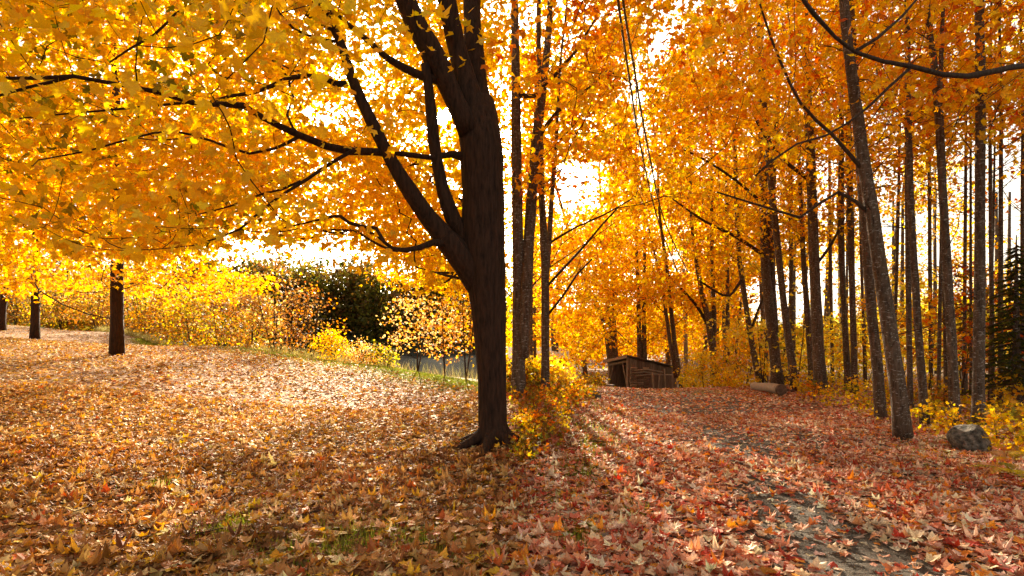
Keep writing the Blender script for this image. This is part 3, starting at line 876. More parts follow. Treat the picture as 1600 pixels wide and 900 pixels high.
# ------------------------------------------------------------------ the other maples of the meadow
def gap_left(pts):
    px, py = proj(pts)
    keep = (px < 785)
    for gx, gy, ax_, ay_, ch_ in GREAT_GAPS[:6] + [(470, 405, 120, 30, .95)]:
        ins = ((px - gx) / (ax_ * 1.15)) ** 2 + ((py - gy) / (ay_ * 1.15)) ** 2 < 1
        keep &= ~(ins & (rng.random(len(pts)) < ch_))
    return keep
PAL_AMBER = [(0.74, 0.4, 0.025, 4), (0.7, 0.32, 0.02, 3), (0.76, 0.48, 0.06, 2), (0.46, 0.25, 0.04, 1)]
YG = ((PAL_AMBER, PAL_GOLD), (4, 1))
forest_tree('straight dark maple standing midway across the leafy meadow', 20.0, [[(183, 556, 9.5), (183, 500, 9.2), (183, 430, 9.2), (184, 380, 9.5), (182, 300, 9), (181, 200, 8), (180, 100, 6)]],
            13.0, 2.3, 7.6, 640, 28, YG, 0.17, None, 'maple_tree', keep=gap_left, mat=M_BARK, rise=0.25, low=1.25, gap=False, branches=14)
forest_tree('added yellow maple behind the great dark trunk, its crown shading the foreground', 20.0, [[(769, 592, 8), (769, 480, 7.5), (768, 400, 7), (760, 300, 6), (750, 200, 5), (735, 80, 4)]],  # tree added for the shade its crown casts on the near meadow
            11.5, 3.4, 6.4, 620, 28, YG, 0.17, None, 'maple_tree', keep=gap_left, mat=M_BARK, rise=0.25, gap=False)
forest_tree('smaller dark maple further up the slope, second from the meadow edge', 30.0, [[(54, 530, 6.5), (55, 480, 6), (55, 440, 6), (56, 350, 5), (56, 250, 4)]],
            12, 2.7, 5.6, 360, 26, YG, 0.2, None, 'maple_tree', keep=gap_left, mat=M_BARK, rise=0.25, gap=False)
forest_tree('dark maple trunk leaning at the far left end of the meadow row', 37.0, [[(1, 515, 6), (4, 480, 5.5), (10, 440, 5), (16, 380, 4), (20, 300, 3)]],
            12, 3.0, 5.8, 340, 26, YG, 0.22, None, 'maple_tree', keep=gap_left, mat=M_BARK, rise=0.25, gap=False)

# ------------------------------------------------------------------ forest trees round the lane
GAPS += [(1030, 50, 34, 50, .97), (1012, 95, 26, 34, .9), (908, 285, 48, 40, .97), (985, 150, 26, 20, .8), (925, 190, 30, 22, .8), (1060, 20, 30, 30, .7), (1240, 465, 80, 50, .85), (1310, 450, 50, 50, .7),
         (1572, 300, 46, 110, .85), (1400, 290, 34, 130, .75), (1545, 40, 30, 40, .6), (870, 310, 24, 40, .7), (1010, 190, 30, 22, .6), (1130, 60, 20, 60, .5), (1290, 300, 28, 90, .7), (1500, 235, 32, 70, .7), (1455, 380, 24, 60, .7), (1215, 330, 20, 70, .5)]
OR = ((PAL_ORANGE, PAL_GOLD, PAL_RUST), (5, 4, 1))
GO = ((PAL_GOLD, PAL_ORANGE, PAL_YELLOW), (4, 3, 1))
RU = ((PAL_RUST, PAL_ORANGE, PAL_RED), (3, 3, 1))
def right_only(pts):
    px, py = proj(pts)
    return px > 806
def ft(*a, **k):
    k.setdefault('keep', right_only)
    return forest_tree(*a, **k)
ft('thick two-stemmed maple on the bank beside the lane, darkest and closest to the great trunk', 11.0,
   [[(810, 592, 11), (810, 450, 9.5), (808, 300, 8.5), (806, 150, 7.5), (804, 0, 6)], [(816, 560, 9), (822, 450, 9), (830, 320, 9), (838, 220, 8), (848, 140, 6.5), (858, 40, 5)]],
   11, 4.2, 5.0, 460, 26, OR, 0.14, extra=[[(812, 172, 4, 11), (835, 150, 3.4, 10.8), (865, 120, 2.8, 10.5), (900, 80, 2, 10.2), (930, 30, 1.2, 10)],
   [(838, 220, 3.4, 11), (870, 175, 2.8, 11), (905, 150, 2.2, 11), (950, 110, 1.4, 11)]])
ft('slim lichened maple on the bank with two long arching limbs over the lane', 12.0,
   [[(852, 594, 6.5), (852, 450, 6.2), (850, 380, 6), (846, 300, 5), (844, 200, 4.4), (842, 60, 3.4)], [(853, 440, 4.4), (858, 380, 4), (862, 310, 3.4), (868, 240, 2.8)]],
   11, 4.0, 4.8, 440, 26, OR, 0.14, extra=[[(855, 458, 2.4, 12), (880, 420, 2.2, 11.9), (915, 382, 2, 11.8), (940, 352, 1.7, 11.7), (965, 325, 1.2, 11.6)],
   [(857, 497, 2.2, 12), (880, 462, 2, 12), (902, 428, 1.7, 12.1), (925, 405, 1.2, 12.2)], [(858, 368, 2, 12), (900, 355, 1.7, 12), (945, 335, 1.4, 12), (985, 312, 1, 12)]])
ft('thin dark maple squeezed between the two-stemmed maple and the lichened one', 16.5, [[(829, 590, 4), (829, 450, 3.6), (832, 360, 3.2), (834, 250, 2.6)]], 13, 4.4, 4.4, 330, 26, OR, 0.15)
ft('added maple behind the two-stemmed bank maple, its crown shading the lane', 24.0, [[(823, 600, 4), (822, 480, 3.8), (824, 380, 3.4), (828, 260, 2.8)]], 13, 3.8, 5.0, 420, 26, OR, 0.17)  # tree added so its crown blocks the sun streak on the lane
ft('spreading many-stemmed maple behind the open shed', 34.5, [[(955, 575, 6), (945, 510, 4), (930, 470, 3.2), (914, 440, 2.4)], [(958, 575, 5), (951, 500, 4), (946, 430, 3.2), (941, 350, 2.2)], [(963, 575, 4.4), (959, 500, 3.4), (956, 430, 2.4)]],
   20, 2.4, 6.6, 600, 28, GO, 0.21, branches=16)
ft('pair of close dark stems rising over the shed roof', 31.0, [[(1000, 575, 4.2), (998, 500, 3.6), (996, 430, 3), (993, 340, 2)], [(1008, 575, 4), (1006, 500, 3.4), (1007, 420, 2.6)]], 19, 3.2, 6.0, 560, 28, GO, 0.2)
ft('leaning double maple at the rear corner of the shed', 27.5, [[(1064, 602, 4), (1055, 545, 3.8), (1049, 490, 3.4), (1042, 420, 2.8), (1030, 330, 2)], [(1056, 590, 3.2), (1046, 530, 3), (1038, 470, 2.6), (1026, 410, 2), (1010, 340, 1.4)]],
   17, 4.0, 5.6, 480, 28, GO, 0.19)
ft('forked maple with two dark stems just past the utility pole', 26.0, [[(1121, 600, 6.5), (1113, 540, 5.6), (1104, 490, 4.6), (1096, 455, 4), (1088, 410, 3.2), (1080, 340, 2.4)], [(1115, 545, 4), (1116, 500, 3.6), (1113, 420, 3.2), (1112, 340, 2.6)]],
   16, 4.0, 5.0, 400, 28, GO, 0.18, extra=[[(1108, 510, 2.6, 26), (1090, 480, 2.3, 26), (1068, 455, 2, 26), (1045, 430, 1.6, 26)]])
ft('thin pale-barked stem between the forked maple and the curved one', 25.0, [[(1138, 602, 3.4), (1137, 500, 3.2), (1136, 380, 2.8), (1135, 260, 2.2)]], 13, 4.5, 2.8, 110, 24, GO, 0.15)
ft('slender curved maple leaning over the near end of the pale log', 21.5, [[(1192, 606, 5), (1181, 570, 4.6), (1172, 520, 4.4), (1163, 460, 4), (1156, 410, 3.8), (1151, 330, 3.2), (1148, 220, 3)]], 14, 4.6, 3.6, 190, 25, GO, 0.145,
   extra=[[(1160, 445, 2.4, 21.5), (1140, 462, 2, 21), (1118, 455, 1.8, 20.6), (1095, 440, 1.4, 20)], [(1170, 505, 2.6, 21.5), (1200, 450, 1.6, 21.5), (1225, 447, 1.2, 21.5)]])
ft('stout dark twin maple standing behind the pale log', 19.5, [[(1216, 609, 8.5), (1209, 540, 7.8), (1202, 480, 7.4), (1196, 420, 6.8), (1193, 300, 6.6), (1190, 180, 5), (1188, 60, 4)], [(1210, 520, 6.4), (1205, 420, 6), (1206, 320, 5), (1213, 200, 4)]],
   15, 4.4, 4.0, 180, 25, GO, 0.14, extra=[[(1195, 410, 3, 19.5), (1150, 370, 2.4, 19), (1100, 345, 1.8, 18.5), (1050, 310, 1.2, 18)]])
ft('smooth maple bending left at the lane verge just past the log end', 17.5, [[(1243, 624, 5.8), (1237, 565, 5.8), (1229, 510, 5.6), (1223, 460, 5.2), (1217, 400, 5), (1206, 300, 5.2), (1198, 200, 4.4), (1185, 60, 3.4)]], 14, 4.8, 3.6, 190, 24, GO, 0.135,
   extra=[[(1208, 318, 2.8, 17.5), (1160, 290, 2.2, 17), (1110, 255, 1.8, 16.5), (1060, 230, 1.2, 16)]])
ft('thin dark pole-straight maple close behind the bending one', 22.0, [[(1240, 602, 4), (1238, 500, 4), (1236, 400, 3.4), (1234, 220, 2.6)]], 14, 5.5, 2.8, 110, 24, OR, 0.15)
ft('thick dark maple with upright trunk in the middle of the verge', 16.5, [[(1284, 616, 9.6), (1278, 540, 8.6), (1274, 450, 8), (1270, 350, 7.2), (1267, 250, 7), (1262, 150, 6), (1258, 20, 5)]], 15, 4.6, 3.8, 170, 24, GO, 0.135,
   extra=[[(1269, 300, 3.4, 16.5), (1215, 240, 2.6, 15.8), (1170, 165, 2, 15.2), (1120, 60, 1.4, 14.6)], [(1274, 420, 2.4, 16.5), (1300, 380, 2, 16.5), (1320, 340, 1.4, 16.5)]])
ft('slim bent maple leaning on the shade of the thick upright one', 18.5, [[(1270, 606, 5), (1264, 520, 4.6), (1257, 430, 4), (1252, 330, 3.4), (1246, 200, 2.6)]], 13, 5.2, 2.8, 110, 24, OR, 0.14)
ft('wavering slim maple, first of the close pair by the leaning maples', 17.5, [[(1326, 616, 5), (1322, 540, 4.6), (1317, 450, 4.2), (1314, 330, 4.8), (1315, 180, 3.8)]], 15, 5.0, 3.0, 140, 24, OR, 0.135)
ft('straight slim maple, second of the close pair by the leaning maples', 16.8, [[(1336, 614, 5), (1334, 540, 4.8), (1331, 430, 4.6), (1329, 330, 5), (1325, 150, 4)]], 15, 5.0, 3.0, 140, 24, OR, 0.135)
ft('straight lichened maple standing close behind the leaning trunk', 11.2, [[(1377, 664, 8.4), (1371, 580, 8), (1363, 500, 7.4), (1357, 430, 7.2), (1352, 360, 7), (1346, 270, 7.4), (1338, 160, 6.4), (1330, 30, 5.4)]], 12.5, 5.0, 3.2, 130, 24, OR, 0.13)
ft('tall lichen-spotted maple leaning left, thickest trunk beside the lane', 9.0, [[(1412, 696, 13), (1405, 620, 11.5), (1393, 540, 11.2), (1384, 480, 10.6), (1375, 420, 10.2), (1364, 340, 10), (1352, 270, 9.8), (1341, 190, 9), (1330, 110, 8), (1320, 20, 7)]], 12, 4.6, 3.4, 140, 24, OR, 0.125,
   extra=[[(1352, 260, 3.4, 9), (1300, 210, 2.6, 9), (1250, 160, 2.2, 9), (1205, 60, 1.8, 9), (1180, -20, 1.2, 9)], [(1360, 320, 3, 9), (1310, 300, 2.6, 9), (1250, 340, 2.2, 9), (1200, 325, 1.8, 9), (1120, 300, 1.2, 9)]])
ft('slender pale-spotted maple between the leaning trunk and the boulder', 10.2, [[(1446, 676, 6.6), (1441, 600, 6), (1435, 520, 5.6), (1430, 440, 5.2), (1424, 340, 4.8), (1420, 200, 4.2), (1418, 50, 3.6)]], 12, 5.0, 2.8, 100, 24, GO, 0.125)
ft('thin straight maple stem just behind the slender pale-spotted one', 13.0, [[(1423, 640, 4.2), (1420, 500, 4), (1418, 330, 3.8), (1417, 120, 3)]], 14, 5.5, 2.4, 90, 24, OR, 0.13)
ft('dark rough maple rising directly behind the boulder', 9.8, [[(1494, 668, 8.4), (1490, 600, 7.2), (1485, 500, 6.6), (1479, 400, 6.2), (1473, 300, 5.8), (1467, 180, 6), (1458, 90, 5), (1448, 10, 4)], [(1468, 190, 3.4), (1470, 100, 3), (1474, 0, 2.4)]], 12, 4.8, 3.2, 120, 24, OR, 0.125)
ft('stout straight grey maple at the outer end of the boulder', 10.0, [[(1529, 668, 9.6), (1529, 600, 8), (1530, 500, 7.6), (1531, 400, 7.2), (1531, 300, 6.6), (1532, 150, 6.6), (1531, 0, 6)]], 12, 4.8, 3.2, 120, 24, ((PAL_ORANGE, PAL_RUST, PAL_GOLD), (4, 2, 1)), 0.125)
thin = [(1466, 650, 3.6, 13.5), (1479, 646, 4.4, 14.0), (1506, 640, 3.4, 15), (1517, 645, 2.8, 14), (1551, 655, 4.2, 12.5), (1563, 652, 4.6, 12.8), (1598, 645, 4, 13), (1545, 650, 2.4, 13), (1455, 628, 4, 18), (1395, 620, 3.4, 19), (1301, 606, 3.4, 23), (1352, 612, 3, 21)]
thin_lab = ['thin leaning stem left of the dark rough maple', 'dark stem half hidden by the dark rough maple', 'thin stem seen between the two trees at the boulder', 'wispy stem close against the stout grey maple',
            'dark stem just beyond the stout grey maple', 'straight dark stem second beyond the stout grey maple', 'dark stem at the edge of view beside the evergreen', 'pale whip-thin stem beside the stout grey maple',
            'slim stem deep behind the slender pale-spotted maple', 'slim stem glimpsed behind the leaning trunk', 'thin stem standing between the thick upright maple and the close pair', 'thin stem right of the close pair']
for (px_, py_, r_, Y_), lab in zip(thin, thin_lab):
    d = rng.normal() * 6
    ft(lab, Y_, [[(px_, py_, r_ * .8), (px_ + d * .3, 500, r_ * .76), (px_ + d * .7, 350, r_ * .68), (px_ + d, 150, r_ * .5)]], 12, 5.5, 2.0, 60, 22, OR, 0.13, branches=5)
MARKS = [(-.2, 8, 'the great trunk'), (.12, 11, 'the two-stemmed bank maple'), (.69, 12, 'the lichened bank maple'), (2.8, 25, 'the shed opening'), (2.6, 19, 'the dark mottled stone'), (6.8, 8.9, 'the boulder'), (6.1, 9.1, 'the tall leaning maple'), (7.2, 11.2, 'the straight lichened maple'),
         (7.3, 10.2, 'the slender pale-spotted maple'), (7.6, 9.8, 'the dark rough maple'), (8.1, 10, 'the stout straight grey maple'), (8.9, 16.5, 'the thick upright maple'), (10, 16.8, 'the close pair of slim maples'), (8.6, 17.5, 'the maple bending over the log'),
         (8.2, 18.5, 'the pale log'), (9, 19.5, 'the stout twin maple'), (9, 12.8, 'the spruce'), (11.5, 13, 'the outermost dark stems'), (1, 14.5, 'the bright pale-yellow bank bush'), (1.8, 20, 'the yellow-green bank bush')]
SEEN = [(1072, 'the utility pole'), (1100, 'the forked maple'), (1137, 'the thin pale-barked stem'), (1165, 'the slender curved maple'), (1203, 'the stout twin maple'), (1228, 'the maple bending over the log'), (1262, 'the slim bent maple'), (1276, 'the thick upright maple'),
        (1318, 'the wavering slim maple'), (1333, 'the straight slim maple'), (1362, 'the straight lichened maple'), (1387, 'the tall leaning maple'), (1421, 'the thin straight stem'), (1434, 'the slender pale-spotted maple'), (1485, 'the dark rough maple'), (1530, 'the stout straight grey maple'), (1592, 'the spruce')]
seen_used = set()
def seen_label(px_, start):
    for m in sorted(SEEN, key=lambda m: abs(m[0] - px_)):
        lab = start + ' just ' + ('right' if px_ > m[0] else 'left') + ' of ' + m[1]
        if lab not in seen_used: break
        if abs(m[0] - px_) > 45: return None
    else: return None
    seen_used.add(lab); return lab
# deep stems
for k in range(44):
    Y_ = float(rng.uniform(24, 52)); px_ = float(rng.uniform(1085, 1620)); d = rng.normal() * 10
    r_ = float(rng.uniform(1.6, 3.4))
    lab = seen_label(px_, 'thin deep forest stem seen')
    if lab is None: continue
    ft(lab, Y_, [[(px_, HZY + 1.6 * FPX / Y_, r_), (px_ + d * .4, 500, r_ * .95), (px_ + d * .7, 400, r_ * .8), (px_ + d, 300, r_ * .6)]], float(rng.uniform(9, 14)), 5.0, 2.4, 34, 22, GO, 0.19,
       'thin stems deep in the forest', branches=4)
# big crowns further back that close the view along the lane
back = [(870, 46, GO, 'golden maple crown beyond the pale-roofed cabin'), (915, 52, OR, 'orange maple far behind the shed on the cabin side'), (1000, 56, GO, 'broad golden maple farthest along the lane'), (1045, 50, GO, 'yellow maple behind the rear corner of the shed'),
        (1095, 44, GO, 'bright golden maple behind the forked dark stems'), (1150, 48, GO, 'golden maple behind the slender curved trunk'), (835, 38, OR, 'orange maple just behind the cabin and the bank'), (1190, 40, OR, 'orange maple back behind the stout twin trunk')]
for px_, Y_, pal, lab in back:
    ft(lab, float(Y_), [[(px_, 600, 4.2), (px_ + rng.normal() * 5, 500, 3.8), (px_ + rng.normal() * 8, 400, 3)]], float(rng.uniform(13, 17)), 1.6, 6.2, 330, 26, pal, 0.23, branches=7)
# overhead neighbours whose crowns lean into view
for px_, Y_, lab in ((1760, 9.0, 'maple beyond the edge of view whose near dark limb crosses the treetops'), (1700, 14.0, 'orange maple past the evergreen with its crown leaning over'), (1640, 18.0, 'rust-leaved maple behind the evergreen')):
    ex = []
    if Y_ == 9.0:
        ex = [[(1752, 130, 6, 9), (1690, 108, 4, 8), (1600, 103, 3.4, 6.8), (1560, 110, 3.3, 6.5), (1512, 119, 3.1, 6.3), (1470, 116, 2.9, 6.1), (1425, 104, 2.6, 6), (1380, 96, 2.2, 5.9), (1335, 81, 2, 5.8), (1305, 58, 1.7, 5.7), (1270, 20, 2.2, 5.6), (1240, -20, 1.4, 5.5)],
              [(1427, 104, 1.6, 6), (1390, 135, 1.5, 6), (1358, 166, 1.4, 6), (1325, 192, 1.3, 6), (1290, 212, 1.2, 6), (1245, 225, 1.1, 6), (1205, 252, 1.4, 6), (1180, 275, 1, 6)],
              [(1335, 81, 2, 5.8), (1370, 60, 1.8, 5.9), (1410, 25, 1.5, 6), (1440, -10, 1, 6.1)]]
    ft(lab, Y_, [[(px_, 690 if Y_ < 12 else 640, 13 if Y_ < 12 else 8), (px_ - 2, 500, 11), (px_ - 4, 300, 9), (px_ - 6, 120, 8), (px_ - 8, -60, 6)]], 12, 4.8, 4.0, 150, 26, RU if Y_ < 12 else OR, 0.13, extra=ex)

# near sprays on the crossing limb are large enough to pick leaves apart
# ------------------------------------------------------------------ evergreen
def spruce(label, px_, Y_, H, R, n):
    b = ground_pt((px_ - PCX) / FPX * Y_, Y_)
    root = empty('spruce_tree', b, label, 'tree')
    g = Geo(); tube(g, [b - [0, 0, .1], b + [0, 0, H * .5], b + [0, 0, H]], [0.09, 0.06, 0.01], 8); g.build('trunk', M_BARK_F, root, True)
    fol = Geo(); br = Geo()
    for k in range(n):
        u = (k + .5) / n; h = 0.6 + (H - 0.8) * u; L = R * (1 - u * .92) * rng.uniform(.75, 1.1); a = k * 2.4 + rng.normal() * .2
        d = np.array([math.cos(a), math.sin(a), 0]); p0 = b + [0, 0, h]
        s = np.linspace(0, 1, 5); path = p0 + d * (L * s)[:, None] + np.array([0, 0, 1.]) * (-0.28 * L * s ** 1.6)[:, None]
        tube(br, path, np.linspace(.018, .004, 5), 4, False)
        m = int(70 * L) + 12
        s = rng.uniform(.12, 1.05, m); side = np.array([-d[1], d[0], 0])
        c_ = p0 + d * (L * s)[:, None] + np.array([0, 0, 1.]) * (-0.28 * L * s ** 1.6 - .02)[:, None] + side * ((rng.random(m) - .5) * L * .55 * (1.1 - s))[:, None]
        tip_ = d * .8 + side * np.sign(rng.normal(size=m))[:, None] * .6 + rng.normal(size=(m, 3)) * .25 + np.array([0, 0, -.25])
        t = nz(tip_); nrm_ = nz(np.cross(t, rng.normal(size=(m, 3)))); L2 = rng.uniform(.09, .2, m)[:, None]
        v = np.stack([c_ - nrm_ * .018, c_ + nrm_ * .018, c_ + t * L2], 1)
        cc = pick(PAL_DARKGREEN, m)
        fol.add(v.reshape(-1, 3), np.arange(m * 3).reshape(-1, 3), None, np.repeat(cc, 3, 0))
    br.build('branches', M_TWIG, root, True, kind='stuff')
    fol.build('needles', M_LEAF, root, kind='stuff')
spruce('dark green spruce at the edge of the wood beyond the boulder', 1588, 11.8, 3.7, 0.95, 84)
spruce('small dark spruce low among the stems behind the leaning maples', 1225, 30.0, 3.6, 1.5, 46)
spruce('small spruce sapling in the gloom behind the rough maple', 1507, 17.5, 3.4, 0.8, 40)

# ------------------------------------------------------------------ bushes and saplings
def bush(label, b, h, R, n, per, pals, size, stems=4, group=None, name='shrub', cat='shrub', low=1.0, tm=None, spread=(.16, .16, .1), h0=0.15, keep=None, rad=0.012, lean=0.3):
    b = np.asarray(b, float)
    tm = tm or (TS if b[1] < 14 else T5 if b[1] < 23 else TQ)
    root = empty(name, b, label, cat, group)
    sk = Skel()
    for k in range(stems):
        a = rng.uniform(0, 6.28); d = np.array([math.cos(a), math.sin(a), 0]) * rng.uniform(.1, lean) * (1 if stems > 1 else .3)
        st = [b - [0, 0, .05] + d * .02, b + d * h * .4 + [0, 0, h * .4], b + d * h * .75 + [0, 0, h * .85]]
        q, r = smooth_path(st, [rad, rad * .8, rad * .35], max(.15, h / 6))
        sk.path(q, r)
        g = Geo(); tube(g, q, r, 5); g.build('stem', M_TWIG, root, True)
    pts = crown_points(n, lambda hh: b + np.array([0, 0, hh]), h0 * h, h, R, 0.6, low)
    if keep is not None: pts = pts[keep(pts)]
    sk.grow(pts, .4)
    r = sk.radii(0.003 if b[1] < 15 else .005); geos, _ = sk.geos(r, (4, 3))
    tw = Geo()
    for o in geos:
        gg = geos[o]; off = tw.n
        tw.v += gg.v; tw.c += gg.c; tw.f3 += [f + off for f in gg.f3]; tw.f4 += [f + off for f in gg.f4]; tw.n += gg.n
    tw.build('twigs', M_TWIG, root, True, kind='stuff')
    g = Geo()
    c, s, col, tip, nor = spray_leaves(None, pts, per, spread, size, pal_mix(*pals), b + [0, 0, h * .4], tm, .35)
    N = len(c); c[:, 2] = np.maximum(c[:, 2], b[2] + .04)
    add_leaves(g, c, s, col, tm, tip, nor, rng.normal(0, .3, N), rng.normal(0, .3, N), rng.normal(.1, .15, N))
    g.build('foliage', M_LEAF, root, kind='stuff')
    return root
def copy_tree(root, loc, rz, sc, label=None, group=None):
    r = root.copy(); COL.objects.link(r); r.location = tuple(float(v) for v in loc); r.rotation_euler = (0, 0, rz); r.scale = (sc, sc, sc)
    if label: r['label'] = label
    if group: r['group'] = group
    for ch in root.children:
        q = ch.copy(); COL.objects.link(q); q.parent = r
    return r

# river edge, from the left of the meadow to the great trunk
BR = ((PAL_BRUSH, PAL_CREAM), (3, 1)); CRM = ((PAL_CREAM,), (1,)); YB = ((PAL_GOLD, PAL_LIME, PAL_UNDER, PAL_TAWNY), (3, 1, 4, 3)); BYL = ((PAL_GOLD, PAL_BRUSH, PAL_UNDER, PAL_TAWNY), (1, 3, 3, 3))
def edge_at(px_, d=1.0):
    for Y_ in np.linspace(14, 70, 400):
        x = (px_ - PCX) / FPX * Y_
        if Y_ > edge_y(x) + d: return ground_pt(x, Y_)
    return ground_pt((px_ - PCX) / FPX * 60, 60)
edge = [(25, 4.0, 2.6, BYL, 'brushy tawny shrub at the far end of the meadow edge'), (95, 4.6, 2.8, YB, 'gold and olive shrub behind the smaller dark maple'), (150, 4.4, 2.6, BR, 'tawny shrub between the two meadow maples'),
        (225, 4.6, 2.6, YB, 'rounded gold and brown shrub just beyond the straight meadow maple'), (262, 3.0, 1.8, ((PAL_ORANGE, PAL_TAWNY, PAL_BRUSH), (1, 1, 2)), 'orange low shrub past the straight meadow maple'), (300, 3.2, 2.0, ((PAL_LIME, PAL_GOLD, PAL_UNDER), (1, 1, 2)), 'lime and gold shrub at the meadow edge'),
        (345, 3.4, 1.8, ((PAL_TAWNY, PAL_GOLD, PAL_UNDER), (3, 1, 2)), 'tawny shrub with dark stems at the meadow edge'), (392, 3.0, 1.7, ((PAL_TAWNY, PAL_UNDER), (2, 1)), 'brown shrub before the tall tawny saplings'), (520, 1.2, 0.9, ((PAL_YELLOW,), (1,)), 'bright yellow low shrub at the foot of the tawny saplings'),
        (565, 0.9, 0.8, CRM, 'cream-leaved low shrub at the river edge'), (600, 0.75, 0.6, ((PAL_LIME, PAL_DARKGREEN), (1, 1)), 'round green shrub by the gap to the water')]
for px_, h, R, pal, lab in edge:
    b = edge_at(px_, 1.2 if px_ < 500 else .3)
    bush(lab, b, h, R, int(46 * R), 22, pal, 0.15 if px_ < 400 else .1, 5, rad=.03 if h > 2 else .012, spread=(.3, .3, .2) if h > 2 else (.15, .15, .1))
tall = [(428, 4.4, 1.5, 66, ((PAL_TAWNY, PAL_CREAM), (5, 1)), 'tall thin tawny sapling with bare top by the river'), (455, 3.2, 1.2, 52, ((PAL_TAWNY,), (1,)), 'bushy brown sapling second along the river edge'), (488, 3.0, 1.4, 70, ((PAL_TAWNY, PAL_RUST), (4, 1)), 'rust-brown spreading sapling leaning to the water'),
        (652, 2.7, 1.4, 60, CRM, 'open sapling with pale cream leaves against the dark far bank'), (695, 2.6, 1.1, 55, ((PAL_CREAM, PAL_BRUSH), (2, 1)), 'cream and brown sapling nearest the great trunk'), (728, 3.0, 1.1, 60, ((PAL_BRUSH, PAL_GOLD), (2, 1)), 'brown-leaved sapling half behind the great trunk')]
for px_, h, R, n, pal, lab in tall:
    b = edge_at(px_, .8)
    bush(lab, b, h, R, n, 12, pal, 0.12, 4 if px_ < 600 else 2, name='sapling', cat='sapling', rad=.03, spread=(.22, .22, .16), h0=.12 if px_ < 600 else .34, low=.9)

# low seedlings: four kinds built once, then copied along bank and verge
proto = []
for k, (pal, h, R, n, sz) in enumerate([(((PAL_GOLD, PAL_LIME), (2, 1)), .5, .34, 14, .09), (((PAL_LIME, PAL_UNDER), (1, 2)), .38, .3, 12, .085), (((PAL_UNDER, PAL_RUST), (2, 1)), .42, .3, 12, .085), (((PAL_GOLD, PAL_YELLOW), (1, 1)), .75, .45, 20, .1)]):
    proto.append((pal, h, R, n, sz))
LAB = ['gold-leaved maple seedling', 'olive-green leafy seedling', 'russet-leaved seedling', 'taller golden seedling']
first = {}
def seedling(kind, b, sc, where, group, dark=False):
    key = kind
    if key not in first:
        pal, h, R, n, sz = proto[kind]
        first[key] = bush(LAB[kind] + ' ' + where, b, h, R, n, 9, pal, sz, 3, group=group, name='seedling', cat='seedling', tm=TM, spread=(.1, .1, .05), rad=.005)
        first[key].scale = (sc, sc, sc)
    else:
        copy_tree(first[key], b, float(rng.uniform(0, 6.28)), sc, LAB[kind] + ' ' + where, group)
def near_tree(x, y):
    """short description of the nearest landmark and the side of it the point lies on"""
    best = min(MARKS, key=lambda m: math.hypot(m[0] - x, m[1] - y))
    dx, dy_ = x - best[0], y - best[1]
    if abs(dx) > abs(dy_): rel = 'on the lane side of' if dx < 0 and best[0] > 3 or dx > 0 and best[0] <= 3 else 'on the forest side of'
    else: rel = 'in front of' if dy_ < 0 else 'behind'
    return rel + ' ' + best[2]
used_labels = set()
spare = []
def place_seedlings(n, where_fn, probs, lo, hi, group):
    for k in range(n):
        x, y = where_fn(); kind = int(rng.choice(4, p=probs)); sc = float(rng.uniform(lo, hi))
        w = near_tree(x, y); lab = LAB[kind] + ' ' + w
        if lab in used_labels: spare.append((x, y, sc, kind)); continue
        used_labels.add(lab); seedling(kind, ground_pt(x, y), sc, w, group)
def on_bank():
    y = 7.0 + 9 * rng.random() ** .8
    return rng.uniform(0.12, np.interp(y, [7, 9, 11, 13, 16], [.3, .75, 1.3, 1.75, 2.3])), y
def on_verge():
    y = 7.4 + 15 * rng.random() ** 1.3
    return np.interp(y, [7.4, 9, 12, 17, 22], [6.5, 6.7, 7.1, 7.4, 7.6]) + rng.uniform(0, 1) ** 1.3 * 8, y
def clear_of_log(f):
    while True:
        x, y = f()
        if not (abs(PCX + FPX * x / y - 1200) < 48 and y < 19.5): return x, y
def by_shed():
    y = rng.uniform(17, 26); return rng.uniform(.5, 3.0) * y / 20, y
place_seedlings(34, on_bank, [.06, .54, .4, 0], .35, .7, 'seedlings on the bank beside the lane')
place_seedlings(26, by_shed, [.1, .5, .4, 0], .5, .9, 'seedlings near the shed')
place_seedlings(110, lambda: clear_of_log(on_verge), [.35, .2, .2, .25], .45, 1.0, 'seedlings along the forest verge')
# the rest of the undergrowth reads as one low mass
def undergrowth(label, pts, per, h, size, pals):
    g = Geo(); p_ = np.array([[x, y, float(gz(x, y)) + h * .5] for x, y in pts])
    c, s, col, tip, nor = spray_leaves(None, p_, per, (.14, .14, h * .3), size, pal_mix(*pals), lambda q: q - [0, 0, 1.], TS, .2)
    N = len(c); c[:, 2] = np.maximum(c[:, 2], gz(c[:, 0], c[:, 1]) + .03)
    add_leaves(g, c, s, col, TS, tip, nor, rng.normal(0, .3, N), rng.normal(0, .3, N), rng.normal(.1, .15, N))
    o = g.build('undergrowth', M_LEAF, None, kind='stuff', origin=p_.mean(0)); tag(o, label)
undergrowth('low olive and brown undergrowth covering the bank', [on_bank() for k in range(330)], 9, .2, .075, ((PAL_UNDER, PAL_LIME, PAL_RUST), (6, .6, 1)))
undergrowth('low golden undergrowth along the forest verge', [(x, y) for x, y, s_, k in spare if x > 5] + [clear_of_log(on_verge) for k in range(260)], 9, .22, .08, ((PAL_GOLD, PAL_LIME, PAL_UNDER), (3, 2, 2)))
